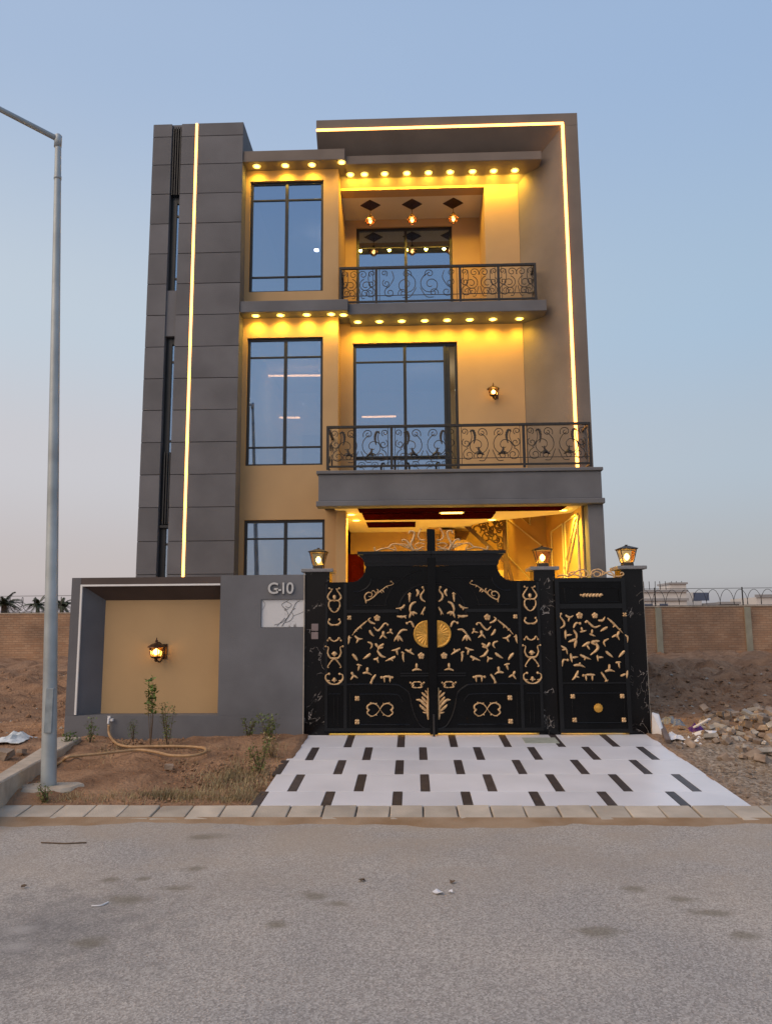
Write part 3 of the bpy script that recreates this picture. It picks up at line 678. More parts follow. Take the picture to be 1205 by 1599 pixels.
# stair with ornate balustrade coming down to a newel post
stair = thing('x', '', 'x'); bpy.data.objects.remove(stair)
m = MB()
for i in range(9):
    m.box(.95 - i * .24 + .8, 1.2 - i * .24 + .8, 14.32, 14.98, 2.2 + i * .19, 2.39 + i * .19)
stair = m.build('staircase', tan_wall, H)
m = MB()
def bar(a, b, w=.04): m.tube([(a[0], 14.26, a[1]), (b[0], 14.26, b[1])], w, 4)
bar((.82, 3.6), (1.7, 2.74), .05); bar((1.72, 3.7), (1.72, 1.0), .05); bar((.95, 4.6), (1.72, 3.75), .05); bar((1.72, 2.9), (2.0, 1.6), .04); bar((1.72, 2.6), (1.9, 1.5), .03)
for k in range(60):
    t = random.random(); x = 1.02 + .66 * t; zlo = 3.45 - (x - .98) * .97; zc = zlo + .1 + random.random() * .6
    r0 = .06 + random.random() * .05; a0 = random.random() * 6
    m.tube([(x + r0 * (1 - j / 12) * math.cos(a0 + j * .7), 14.26, zc + r0 * (1 - j / 12) * math.sin(a0 + j * .7)) for j in range(9)], .017, 4)
m.build('stair_railing', surf('dark_wood', (.05, .02, .015), .5, .3, 9, .1, 60), stair)

# ---------------------------------------------------------------- balcony railings
def spiral(c, r0, r1, a0, turns, n=26):
    return [(c[0] + (r0 + (r1 - r0) * (i / n) ** .8) * math.cos(a0 + turns * 2 * math.pi * i / n), c[1] + (r0 + (r1 - r0) * (i / n) ** .8) * math.sin(a0 + turns * 2 * math.pi * i / n)) for i in range(n + 1)]
def scroll_half(h, w):
    """curves of one half of a panel in (u: 0..w from the post, v: 0..h)"""
    S = []
    R0 = min(.20, w * .42)
    S.append(spiral((w - R0 - .01, .27 * h / .55), R0, .035, R(75), -1.55))                      # big scroll
    S.append(spiral((w * .30, .14), .105, .022, R(95), 1.4))                                      # low left
    S.append(spiral((w * .62, .13), .08, .02, R(200), -1.3))
    S.append(spiral((w * .72, h - .10), .085, .02, R(-30), 1.35))                                 # top
    S.append(spiral((w * .17, h - .08), .06, .016, R(-60), 1.3))
    S.append(spiral((w * .22, h - .26), .075, .018, R(120), 1.3))
    S.append([(w * .36, h - .05), (w * .40, h - .17), (w * .30, h - .30), (w * .22, h - .335)])
    S.append([(w * .95, .22), (w * .8, .06), (w * .62, .05)])
    return S
def leaf_strokes(h, w):
    return [[(w * .33, h - .09), (w * .44, h - .06), (w * .50, h - .15), (w * .46, h - .27)], [(w * .60, .27), (w * .64, .19), (w * .78, .14)], [(w * .64, .2), (w * .55, .15)]]
def railing(name, y, xs, z0, z1, ret, leaves):
    m = MB()
    x0, x1 = xs[0], xs[-1]
    m.box(x0 - .02, x1 + .02, y - .022, y + .022, z1 - .04, z1).box(x0, x1, y - .014, y + .014, z0 + .005, z0 + .035)
    for x in xs: m.box(x - .02, x + .02, y - .02, y + .02, z0 - .03, z1 - .041)
    for x in (x0, x1):
        m.box(x - .018, x + .018, y + .024, ret, z1 - .04, z1 - .003).box(x - .012, x + .012, y + .024, ret, z0 + .005, z0 + .03)
        m.box(x - .018, x + .018, ret - .04, ret - .001, z0 - .02, z1 - .042)
    rl_ = m.build(name, iron, H, bevel=.002)
    zb, zt = z0 + .035, z1 - .04; h = zt - zb
    def sc_(pts, r, name='scroll', tip=None):
        MB().tube(pts, r, 5, tip).build(name, iron, rl_)
    for a, b in zip(xs[:-1], xs[1:]):
        W = b - a - .04; n = max(1, round(W / 1.0)); ww = W / n / 2
        box('lower_bar', iron, rl_, a + .021, b - .021, y - .005, y + .005, zb + .085, zb + .095, 0)
        for k in range(n):
            cx = a + .02 + ww * (2 * k + 1)
            for sgn in (-1, 1):
                for c in scroll_half(h, ww):
                    c = c if len(c) > 6 else [tuple(q) for q in spline([(p[0], p[1], 0) for p in c])]
                    sc_([(cx + sgn * (ww - p[0]), y, zb + min(max(p[1], .0), h)) for p in c], .0065)
                if leaves:
                    for c in leaf_strokes(h, ww):
                        c = spline([(p[0], p[1], 0) for p in c]); nn = len(c); m = MB()
                        for q in range(nn - 1):
                            rr_ = .004 + .02 * math.sin(math.pi * (q + .5) / nn) * (1 if q % 2 else .75)
                            p, p2 = c[q], c[q + 1]
                            m.tube([(cx + sgn * (ww - p[0]), y, zb + p[1]), (cx + sgn * (ww - p2[0]), y, zb + p2[1])], rr_, 5)
                        m.build('iron_leaf', iron, rl_)
        for xx in (a + .055, b - .055): sc_([(xx, y, zb), (xx, y, zt)], .005, 'baluster')
    for x in (x0, x1):
        L = ret - y - .08
        for k, (u, v, r_) in enumerate(((.25, .14, .1), (.7, .2, .13), (.4, .4, .11), (.75, .44, .08))):
            sc_([(x, y + .04 + u * L + (p[0]), zb + v + p[1]) for p in spiral((0, 0), r_ * min(1, L), .02, R(90 * k), 1.4)], .0065)
    return rl_
railing('railing', 11.65, [-1.285, -.295, .73, 1.74, 2.745], 4.0, 4.665, 12.6, True)
railing('railing', 12.25, [-1.15, -.545, .40 + .46, 1.5, 2.11], 6.935, 7.575, 12.7, False)

# ---------------------------------------------------------------- front compound wall with picture frame
FWALL = thing('compound_wall', 'low grey front wall with a tan panel in a dark splayed frame', 'wall', (-3, 9.85, .2))
GX0, GXM, GX1 = -4.40, -2.46, -1.376
YG = 9.85
GZ = 2.225
tan_z0 = .487
# frame: front face ring (top and left), splay to a recessed panel
lx, lz = -4.27, 2.125
m = MB()
m.prismZ([(GX0, YG), (lx - .012, YG), (-4.04, YG + .24), (-4.04, YG + .34), (GX0, YG + .34)], tan_z0, GZ - .002); m.build('frame_side', grey_clad, FWALL)
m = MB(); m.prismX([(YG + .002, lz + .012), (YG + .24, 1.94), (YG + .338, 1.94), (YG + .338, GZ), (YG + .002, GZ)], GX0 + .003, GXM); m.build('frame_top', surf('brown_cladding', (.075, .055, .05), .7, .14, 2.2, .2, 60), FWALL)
box('tan_panel', tan_wall, FWALL, -4.039, GXM, YG + .24, YG + .336, tan_z0, 1.938, 0)
m = MB().box(GX0, GX1, YG, YG + .34, 0, tan_z0 - .001).box(GXM + .001, GX1, YG - .004, YG + .34, tan_z0 - .001, 2.24)
m = MB()
m.wall(GXM + .001, GX1, tan_z0, 2.24, YG - .004, YG + .34, [(-1.932, GX1, 1.572, 1.927)]); m.box(GX0, GX1, YG - .003, YG + .34, 0, tan_z0 - .001)
m.build('grey_wall', grey_wall, FWALL)
box('led_channel', led_off, FWALL, lx - .012, lx + .012, YG - .006, YG + .02, tan_z0 + .01, lz + .012, 0)
box('led_channel', led_off, FWALL, lx + .013, GXM - .004, YG - .006, YG + .016, lz - .012, lz + .011, 0)
# marble plaque with a dark figure of veins
pl = box('marble_plaque', white_marble, FWALL, -1.93, GX1, YG + .02, YG + .06, 1.574, 1.925, .002)
m = MB()
for pts, w in (([(440, 978), (447, 968), (452, 960), (457, 952), (462, 942), (468, 938)], .004), ([(428, 976), (440, 972), (450, 962), (446, 952), (440, 944), (450, 938)], .003), ([(444, 972), (452, 970), (458, 962), (455, 955), (461, 950)], .003), ([(410, 938), (414, 944), (409, 953)], .002), ([(457, 962), (468, 958), (474, 955)], .002), ([(448, 940), (455, 944), (451, 949), (446, 947)], .003), ([(432, 978), (445, 965)], .003)):
    m.tube([(onY(q.x, q.y, YG + .018)) for q in spline([(a, b, 0) for a, b in pts])], w, 4)
m.build('vein', surf('plaque_vein', (.06, .055, .055), .4, .3, 20, .1, 90), pl)
# house number
def letter(ch, x, z, size):
    c = bpy.data.curves.new('house_number_letter', 'FONT'); c.body = ch; c.size = size; c.extrude = .012; c.offset = .003
    c.align_x = 'CENTER'; c.materials.append(steel)
    o = bpy.data.objects.new('house_number_letter', c); sc.collection.objects.link(o); o.parent = FWALL
    o.matrix_parent_inverse = parent_world(FWALL).inverted(); o.location = (x, YG - .018, z); o.rotation_euler = (R(90), 0, 0)
for ch, x in (('G', -1.775), ('-', -1.70), ('1', -1.645), ('0', -1.56)): letter(ch, x, 2.0, .2)
# tap on the plinth
m = MB(); q = onY(171, 1126, YG - .02); m.tube([(q.x, YG, q.z + .03), (q.x, YG - .05, q.z + .03), (q.x, YG - .06, q.z - .03)], .014, 8); m.box(q.x - .03, q.x + .005, YG - .012, YG - .004, q.z, q.z + .06); m.lathe((q.x + .04, YG - .04, q.z), [(.02, 0), (.02, .03)], 10)
m.build('tap', plastic_white, FWALL)

# ---------------------------------------------------------------- gate pillars
def pillar(label, x0, x1, y0=YG + .036, zt=2.27, zb=.12):
    o = thing('gate_pillar', label, 'pillar', ((x0 + x1) / 2, y0 + .15, .2), 'black marble gate pillars')
    box('shaft', black_marble, o, x0, x1, y0, y0 + .32, zb, zt, .004)
    box('cap', granite, o, x0 - .05, x1 + .05, y0 - .05, y0 + .37, zt + .001, zt + .045, .006)
    return o
P1 = pillar('black marble gate pillar beside the grey wall, with two bell switches', -1.373, -1.06)
P2 = pillar('black marble gate pillar between the double gate and the small gate', 1.545, 1.815)
P3 = pillar('black marble gate pillar beside the rubble and the open ground', 2.65, 2.915)
for z in (1.42, 1.525): box('bell_switch', surf('switch_plastic', (.22, .17, .17), .4, .1, 20, .0, 60), P1, -1.29, -1.20, YG + .023, YG + .035, z, z + .09)
box('edge_trim', concrete, P3, 2.916, 2.925, YG + .05, YG + .33, .2, 2.26, 0)
box('edge_trim', concrete, P1, -1.376 - .008, -1.374, YG - .012, YG - .005, .24, 2.26, 0)

# ---------------------------------------------------------------- gates
GY = 9.832             # front plane of the leaves
def G(px, py): q = onY(px, py, GY); return (q.x, q.z)
XC = .244             # centre of the double gate
def A(x, y): return G(470 + x / 5.477, 890 + y / 5.477)
def A2(x, y): return G(470 + x / 5.477, 1020 + y / 5.477)
def Wk(x, y): return G(850 + x / 5.514, 870 + y / 5.514)
def stroke(m, pts, w, scale, y=GY - .004, relief=.018, ball=False, mir=None, blunt=False):
    """domed, tapering leaf stroke; pts in (x,z) metres, w full width in metres"""
    c = [Vector((p[0], p[1])) for p in pts]
    c3 = spline([(p.x, p.y, 0) for p in c], 5); n = len(c3)
    vs = []; fs = []
    for i, p in enumerate(c3):
        t = c3[min(i + 1, n - 1)] - c3[max(i - 1, 0)]
        t = Vector((t.x, t.y, 0)); t = t.normalized() if t.length > 1e-8 else Vector((1, 0, 0))
        nn = Vector((-t.y, t.x, 0)); s = i / (n - 1)
        ww = w * .5 * (.14 + .86 * math.sin(math.pi * (.10 + .86 * (s if not ball else 1 - s) ** .8)))
        ww *= 1 + .10 * math.sin(i * 2.1)
        for k, (o, d) in enumerate(((-1, 0), (-.55, .8), (0, 1), (.55, .8), (1, 0))):
            q = p + nn * ww * o
            vs.append((q.x, y - relief * d * (.6 + .4 * math.sin(math.pi * s)), q.y))
    for i in range(n - 1):
        for k in range(4): fs.append((i * 5 + k, i * 5 + k + 1, (i + 1) * 5 + k + 1, (i + 1) * 5 + k))
    for e in (0, n - 1): fs.append(tuple(e * 5 + k for k in range(5)))
    m.add(vs, fs)
    if ball:
        p = c3[0]; m.add(*dome(p.x, p.y, w * .62, y, relief * 1.1))
def dome(x, z, r, y, relief, k=8):
    vs = [(x + r * math.cos(2 * math.pi * j / k), y, z + r * math.sin(2 * math.pi * j / k)) for j in range(k)]
    vs += [(x + r * .6 * math.cos(2 * math.pi * j / k), y - relief * .8, z + r * .6 * math.sin(2 * math.pi * j / k)) for j in range(k)] + [(x, y - relief, z)]
    fs = [(j, (j + 1) % k, k + (j + 1) % k, k + j) for j in range(k)] + [(k + j, k + (j + 1) % k, 2 * k) for j in range(k)]
    return vs, fs
def rosette(m, x, z, r, petals=4, y=GY - .004, rot=math.pi / 4):
    for j in range(petals):
        a = rot + 2 * math.pi * j / petals; m.add(*dome(x + r * .55 * math.cos(a), z + r * .55 * math.sin(a), r * .5, y - .0005 * j, .014))
    m.add(*dome(x, z, r * .35, y - .004, .018))
PXM = 1 / 1203 * 9.83 / math.cos(PITCH) * 1.0     # metres per photo pixel on the gate plane
def orn(parent, conv, s, strokes, mir=False, extra=None):
    """one gold ornament = one mesh"""
    m = MB()
    for st in strokes:
        pts, w = st[0], st[1] if len(st) > 1 else 14
        P_ = [conv(*p) for p in pts]
        if mir: P_ = [(2 * XC - x, z) for x, z in P_]
        stroke(m, P_, w * 1.0 / s * PXM, s, ball=(len(st) > 2 and st[2]))
    return m.build('gold_ornament', gold, parent, smooth=True)
def mirx(cx, st): return [([(2 * cx - x, y) for x, y in s[0]],) + tuple(s[1:]) for s in st]
def sym(cx, st): return list(st) + mirx(cx, st)
S_ = 5.477
FIELD = [
    sym(285, [([(242, 158), (262, 172), (240, 205), (228, 235), (250, 262), (282, 258)], 15, True), ([(262, 172), (270, 160)], 12)]) + [([(285, 215), (285, 255)], 30)],
    sym(285, [([(285, 266), (245, 270), (238, 310), (258, 348), (285, 365)], 14, True), ([(240, 325), (262, 335)], 12)]),
    sym(285, [([(243, 425), (233, 448), (258, 470), (287, 470)], 17, True)]),
    sym(285, [([(228, 605), (245, 580), (258, 600), (287, 613)], 15, True)]),
    sym(285, [([(212, 655), (235, 665), (228, 710), (250, 752), (285, 758), (310, 780), (345, 830)], 16, True), ([(345, 830), (330, 838)], 14)]) + [([(285, 698), (285, 740)], 36), ([(260, 718), (310, 718)], 18)],
    sym(285, [([(240, 890), (215, 900), (213, 935), (248, 972), (287, 980)], 18, True), ([(225, 945), (250, 950)], 12)]) + [([(285, 920), (285, 962)], 26), ([(262, 945), (308, 945)], 16)],
    [([(770, 100), (790, 118), (765, 132), (735, 140), (700, 165), (660, 195), (610, 240), (560, 262), (545, 225), (570, 195), (605, 200), (600, 230), (578, 226)], 12, True), ([(612, 240), (640, 205), (618, 178), (598, 192)], 10), ([(640, 205), (660, 175), (645, 165)], 9), ([(690, 165), (710, 195)], 14), ([(672, 180), (695, 200)], 12), ([(555, 250), (555, 288)], 16), ([(730, 138), (742, 158)], 10)],
    [([(565, 435), (525, 470), (490, 500), (460, 530), (437, 562)], 16), ([(505, 478), (517, 508)], 13), ([(462, 512), (482, 528)], 12)],
    [([(632, 462), (595, 448), (578, 425), (597, 410)], 19)],
    [([(740, 470), (732, 458), (710, 462), (690, 490), (655, 520), (622, 490)], 17, True)],
    [([(585, 515), (600, 545), (624, 568)], 22)],
    [([(705, 522), (700, 572)], 26), ([(700, 555), (670, 592)], 17), ([(700, 560), (734, 587)], 17)],
    [([(768, 503), (765, 535)], 22), ([(768, 532), (730, 542)], 15), ([(765, 530), (787, 550)], 16)],
    [([(907, 515), (865, 515), (835, 545), (818, 565)], 19), ([(832, 555), (793, 612)], 22), ([(830, 555), (830, 612)], 24), ([(830, 560), (870, 612)], 22)],
    [([(412, 562), (410, 600), (404, 637)], 20), ([(408, 578), (434, 582)], 14)],
    [([(458, 563), (490, 590), (527, 590)], 20), ([(492, 588), (473, 627)], 18)],
    [([(568, 617), (600, 630), (606, 655), (590, 676)], 18)],
    [([(633, 628), (662, 668)], 24), ([(707, 633), (670, 660), (655, 692)], 22), ([(650, 688), (685, 735), (724, 748)], 22), ([(702, 660), (665, 674)], 18)],
    [([(847, 667), (810, 685), (773, 690)], 19), ([(815, 683), (827, 730)], 19)],
    [([(856, 703), (886, 714)], 17), ([(876, 703), (872, 745), (880, 788)], 19)],
    [([(888, 681), (930, 702), (967, 727)], 20), ([(932, 702), (942, 673)], 18)],
    [([(438, 720), (465, 750), (483, 778)], 25)],
    [([(594, 716), (565, 740), (530, 763)], 23)],
    [([(618, 765), (648, 762), (660, 743)], 18), ([(648, 760), (663, 797)], 17)],
    [([(807, 741), (770, 760), (720, 781)], 22), ([(768, 760), (788, 782)], 15)],
    [([(475, 810), (522, 820)], 18), ([(500, 818), (487, 864)], 18)],
    [([(568, 832), (565, 884)], 24), ([(527, 886), (565, 880), (604, 899)], 20)],
    [([(430, 873), (450, 910)], 23), ([(452, 902), (423, 942)], 18), ([(448, 903), (487, 926)], 19)],
    [([(988, 798), (988, 852)], 22), ([(950, 863), (988, 850), (1030, 858)], 19)],
    [([(930, 193), (928, 235), (926, 277)], 20), ([(912, 210), (945, 204)], 15)],
    [([(985, 166), (1002, 195), (985, 227)], 24)],
    [([(1040, 150), (1050, 178), (1025, 215), (1030, 250), (1062, 273)], 19, True)],
    [([(887, 298), (860, 325), (810, 331)], 20), ([(850, 323), (854, 350)], 16)],
    [([(982, 273), (945, 295), (930, 340), (940, 378)], 22), ([(945, 355), (924, 413)], 22), ([(950, 360), (994, 376)], 22), ([(946, 358), (964, 393)], 20)],
    [([(816, 397), (870, 402), (902, 390)], 21), ([(885, 393), (897, 418)], 15)],
    [([(1062, 317), (1045, 350), (1023, 382)], 18), ([(1040, 360), (1044, 390)], 15)],
    [([(905, 457), (935, 443), (955, 468), (963, 492)], 19, True)],
]
LOWER = [
    [([(639, 183), (610, 225), (597, 267)], 20), ([(612, 230), (588, 260)], 16), ([(598, 245), (608, 265)], 12)],
    [([(688, 208), (735, 200), (782, 208)], 19, True), ([(711, 203), (714, 252)], 16), ([(762, 203), (760, 252)], 16), ([(782, 208), (772, 215)], 16, True)],
    sym(993, [([(935, 253), (962, 268), (953, 290), (993, 297)], 14, True), ([(993, 246), (965, 250), (940, 275)], 13)]),
    [([(1088, 568), (1084, 500), (1086, 400), (1084, 295)], 24), ([(1086, 515), (1038, 506)], 16), ([(1084, 505), (1030, 460), (1013, 440)], 22), ([(1084, 470), (1025, 408), (983, 400)], 24), ([(1084, 435), (1040, 385), (1030, 378)], 20), ([(1084, 385), (1045, 350), (1030, 336)], 20), ([(1084, 350), (1060, 318)], 16)],
    sym(675, [([(677, 483), (650, 445), (610, 430), (570, 450), (568, 478), (582, 486), (566, 505), (575, 525), (610, 540), (650, 515), (677, 478)], 14), ([(600, 432), (592, 420)], 13), ([(640, 440), (648, 425)], 12), ([(570, 462), (560, 468)], 12), ([(600, 535), (590, 545)], 12), ([(640, 525), (650, 535)], 12)]),
]
gate = thing('main_gate', 'black double gate covered in gold leaf ornaments, with a tall centre bar', 'gate', (XC, GY, .25))
def leaf_half(mir):
    X = (lambda x: 2 * XC - x) if mir else (lambda x: x)
    def poly(pts): return [(X(x), z) for x, z in (reversed(pts) if mir else pts)]
    def YZ(*pp): return [G(*p) for p in pp]
    m = MB()
    outer = YZ((507, 1142), (669.5, 1143), (669.5, 884), (571, 884), (569.5, 893), (565, 901), (558, 907), (551, 909), (507, 909.5))
    outer[0] = (-1.115, .264); outer[1] = (XC - .006, .264); outer[-1] = (-1.115, outer[-1][1]); outer[2] = (XC - .006, outer[2][1])
    m.prismY(poly(outer), GY, GY + .05)
    leaf = m.build('gate_leaf', gate_black, gate, bevel=.004)
    # crown moulding along the top
    zt = G(600, 862)[1]; zb = G(600, 884)[1]; xl = G(571, 884)[0]
    rows = [(zb - .002, .004), (zb + .02, .018), (zb + .05, .02), (zb + .08, .035), (zb + .115, .065), (zb + .135, .085), (zb + .14, .10), (zt, .10)]
    m = MB(); vs = []; fs = []
    for z, o in rows: vs += [(X(xl - o), GY - o, z), (X(XC - .004), GY - o, z), (X(XC - .004), GY + .05 + o * .5, z), (X(xl - o), GY + .05 + o * .5, z)]
    for i in range(len(rows) - 1):
        for k in range(4):
            f = (i * 4 + k, i * 4 + (k + 1) % 4, i * 4 + 4 + (k + 1) % 4, i * 4 + 4 + k); fs.append(f if not mir else f[::-1])
    fs += [(3, 2, 1, 0), tuple(len(vs) - 4 + k for k in range(4))]
    m.add(vs, fs); m.build('cornice', gate_edge, leaf)
    # beads and raised frames
    m = MB()
    def bead(pts, r=.011): m.tube([(X(p[0]), GY - .003, p[1]) for p in pts], r, 6)
    def c3(conv, pts): return [(q.x, q.y) for q in spline([(*conv(*p), 0) for p in pts], 5)]
    m.box(*sorted((X(A(365, 0)[0]), X(A(392, 0)[0]))), GY - .014, GY - .001, .29, G(600, 911)[1])
    m.box(*sorted((X(-1.11), X(-1.075))), GY - .012, GY - .001, .29, G(600, 911)[1])
    m.box(*sorted((X(-1.075), X(A(365, 0)[0]))), GY - .010, GY - .001, A2(0, 278)[1], A2(0, 262)[1] + .01)
    m.box(*sorted((X(-1.075), X(XC - .05))), GY - .012, GY - .001, .29, .33)
    bead(c3(A2, [(392, 268), (780, 268), (860, 290), (920, 340), (935, 390)]))
    bead(c3(A2, [(935, 390), (955, 480), (985, 560), (1030, 625), (1085, 648), (1108, 645)]))
    bead(c3(A2, [(500, 352), (790, 352), (845, 375), (872, 415)]), .007)
    bead(c3(A2, [(500, 612), (930, 612)]), .007); bead([A2(420, 340), A2(420, 620)], .005)
    bead(c3(A2, [(230, 350), (340, 350)]), .007); bead([A2(280, 380), A2(280, 600)], .006); bead([A2(315, 380), A2(315, 610)], .006)
    for yy in (178, 198): m.box(*sorted((X(A2(845, 0)[0]), X(A2(1090, 0)[0]))), GY - .02, GY - .001, A2(0, yy + 6)[1], A2(0, yy - 6)[1])
    # arch and corner panel
    arc = lambda cx, cy, r, a0, a1: [A(cx + r * math.cos(R(a)), cy - r * math.sin(R(a))) for a in range(a0, a1 + (5 if a1 > a0 else -5), 5 if a1 > a0 else -5)]
    bead(arc(1095, 380, 265, 90, 178), .014); bead(arc(1095, 380, 385, 100, 166), .008)
    bead(c3(A, [(450, 305), (700, 305), (735, 295)]), .009); bead(c3(A, [(600, 70), (960, 70)]), .009)
    bead(c3(A, [(450, 185), (500, 185), (555, 160), (590, 120), (600, 75)]), .009)
    m.box(*sorted((X(A(385, 0)[0]), X(A(830, 0)[0]))), GY - .013, GY - .001, A(0, 372)[1], A(0, 345)[1])
    m.build('raised_moulding', gate_edge, leaf, bevel=0)
    # ornaments
    for st in FIELD: orn(leaf, A, S_, st, mir)
    for st in LOWER: orn(leaf, A2, S_, st, mir)
    for conv, x, y, r, p in ((A, 413, 410, 21, 4), (A, 650, 412, 27, 5), (A, 1027, 735, 28, 5), (A2, 480, 388, 23, 4), (A2, 480, 588, 23, 4)):
        m = MB(); q = conv(x, y); rosette(m, X(q[0]), q[1], r / S_ * PXM, p, rot=(math.pi / 4 if p == 4 else .35)); m.build('gold_rosette', gold, leaf, smooth=True)
    # half-round medallion with rays
    m = MB(); cx, cz = A(1076, 548); r = 112 / S_ * PXM; cx = X(cx); sg = -1 if not mir else 1
    n = 20; vs = [(cx, GY - .03, cz)]; fs = []
    for i in range(n + 1):
        a = -math.pi / 2 + math.pi * i / n
        for rr_, yy in ((.8, GY - (.034 if i % 2 else .022)), (.84, GY - .03), (.93, GY - .036), (1, GY - .026), (1, GY)):
            vs.append((cx + sg * r * rr_ * math.cos(a), yy, cz + r * rr_ * math.sin(a)))
    for i in range(n):
        b0, b1 = 1 + i * 5, 6 + i * 5
        fs.append((0, b0, b1))
        for k in range(4): fs.append((b0 + k, b0 + k + 1, b1 + k + 1, b1 + k))
    m.add(vs, fs); m.box(*sorted((cx, cx - sg * .006)), GY - .034, GY, cz - r, cz + r)
    m.build('gold_medallion', gold_dark, leaf)
    # pull handle hidden line of the stile + gold cresting on top
    m = MB(); B = lambda x, y: onY(550 + x / 4.82, 800 + y / 4.82, GY)
    for pts, w in (([(165, 262), (175, 290), (220, 275), (270, 265), (300, 240), (350, 240), (420, 270), (460, 285)], .012), ([(270, 270), (330, 285), (310, 250)], .01), ([(460, 290), (440, 240), (460, 190), (465, 150), (435, 140), (425, 160)], .016), ([(440, 260), (410, 215), (380, 205), (375, 220)], .013), ([(430, 270), (395, 240), (350, 240)], .012), ([(460, 285), (500, 275), (540, 285)], .012), ([(545, 240), (500, 230), (470, 250), (500, 270)], .01), ([(545, 210), (510, 205), (495, 170), (520, 120)], .012), ([(400, 250), (445, 245)], .012), ([(480, 290), (530, 260), (545, 262)], .012)):
        m.tube([(X(q.x), GY + .02, q.z) for q in [B(p.x, p.y) for p in spline([(a, b, 0) for a, b in pts])]], w * 1.05, 6, w * .6)
    m.build('gold_cresting', gold, leaf, smooth=True)
    return leaf
LL = leaf_half(False); RL = leaf_half(True)
zt = G(670, 827)[1]
box('centre_bar', gate_black, gate, XC - .052, XC + .052, GY - .05, GY - .002, .255, zt, .006)
box('bottom_bolt', iron, gate, XC - .012, XC + .012, GY - .075, GY - .051, .225, .5, .003)

wick = thing('small_gate', 'narrow black side gate with scattered gold leaves and a round gold boss', 'gate', (2.2, GY, .25))
WX0, WX1, WZ0, WZ1 = 1.795, 2.672, .262, 2.165
box('gate_leaf', gate_black, wick, WX0, WX1, GY, GY + .05, WZ0, WZ1, .004)
m = MB()
m.box(WX0, WX0 + .05, GY - .014, GY - .001, WZ0, WZ1).box(WX1 - .05, WX1, GY - .014, GY - .001, WZ0, WZ1)
m.box(WX0 + .051, WX1 - .051, GY - .014, GY - .001, WZ1 - .05, WZ1)
m.box(WX0 + .051, WX1 - .051, GY - .02, GY - .001, Wk(0, 445)[1], Wk(0, 405)[1]); m.box(WX0 + .051, WX1 - .051, GY - .016, GY - .001, Wk(0, 1092)[1], Wk(0, 1078)[1])
m.box(WX0 + .051, WX1 - .051, GY - .012, GY - .001, WZ0, WZ0 + .05)
for a, b, c, d in ((170, 640, 268, 385), (235, 690, 1172, 1425)):
    (xa, za), (xb, zb) = Wk(a, c), Wk(b, d); pts = [(xa, GY - .003, za), (xb, GY - .003, za), (xb, GY - .003, zb), (xa, GY - .003, zb), (xa, GY - .003, za)]
    m.tube(pts, .008, 6)
m.build('raised_moulding', gate_edge, wick)
SW = 5.514
WL = [
    [([(140, 490), (135, 515), (165, 555), (168, 590), (133, 613)], 18, True)], [([(178, 499), (215, 520), (247, 503)], 20), ([(215, 515), (203, 557)], 18)],
    [([(458, 545), (500, 545), (519, 513)], 21)], [([(355, 560), (362, 548), (385, 570), (430, 605), (480, 588)], 18, True)],
    [([(538, 523), (580, 560), (620, 600), (674, 656)], 18), ([(602, 588), (588, 607)], 14), ([(640, 628), (655, 615)], 12)], [([(305, 572), (270, 570), (247, 612)], 20, True)],
    [([(315, 603), (325, 637)], 19), ([(303, 646), (362, 632)], 18)], [([(540, 603), (478, 640)], 24)], [([(410, 623), (405, 664)], 19), ([(383, 661), (437, 682)], 18)],
    [([(180, 627), (180, 708)], 22), ([(178, 676), (235, 668)], 19)],
    [([(248, 626), (275, 670), (270, 717)], 20), ([(275, 708), (203, 731)], 26), ([(272, 712), (258, 783)], 27)],
    [([(642, 638), (618, 692)], 24), ([(578, 692), (620, 675), (643, 716)], 19)], [([(688, 668), (712, 690), (710, 738)], 21)],
    [([(388, 733), (321, 771)], 26), ([(363, 757), (388, 798)], 18)],
    [([(398, 733), (474, 722)], 27), ([(395, 728), (440, 760)], 22), ([(440, 740), (457, 790), (392, 844)], 26)], [([(550, 704), (510, 730), (523, 771)], 18)],
    [([(138, 763), (185, 795), (196, 838)], 19), ([(148, 800), (188, 793)], 16)], [([(523, 810), (588, 864)], 24)], [([(690, 806), (637, 863)], 25)],
    [([(223, 828), (236, 908)], 23), ([(233, 866), (288, 860)], 19)], [([(303, 840), (345, 862), (398, 881)], 22), ([(343, 888), (352, 858)], 17)],
    [([(453, 843), (460, 898)], 19), ([(460, 864), (504, 862)], 18)], [([(198, 887), (160, 888), (150, 943)], 19, True)],
    [([(248, 935), (300, 930), (348, 949)], 22), ([(305, 907), (300, 935)], 18)], [([(607, 910), (658, 904)], 19), ([(635, 904), (645, 958)], 18)],
    [([(558, 922), (555, 980)], 23), ([(517, 987), (560, 974), (603, 986)], 21)], [([(290, 978), (265, 1030), (236, 1060)], 22), ([(263, 1026), (298, 1036)], 17)],
    [([(333, 1020), (380, 1013), (433, 1016)], 19, True), ([(354, 1018), (360, 1066)], 17), ([(410, 1018), (412, 1066)], 17)],
    [([(484, 988), (520, 1040), (541, 1078)], 19), ([(518, 1072), (548, 1058)], 15)], [([(712, 973), (705, 1048)], 24), ([(652, 1026), (702, 1004)], 21)],
    [([(300, 327), (335, 327)], 18)] + [([(325 + i * 28, 341), (352 + i * 28, 314)], 28) for i in range(6)] + [([(470, 327), (505, 327)], 18)],
]
for st in WL: orn(wick, Wk, SW, st)
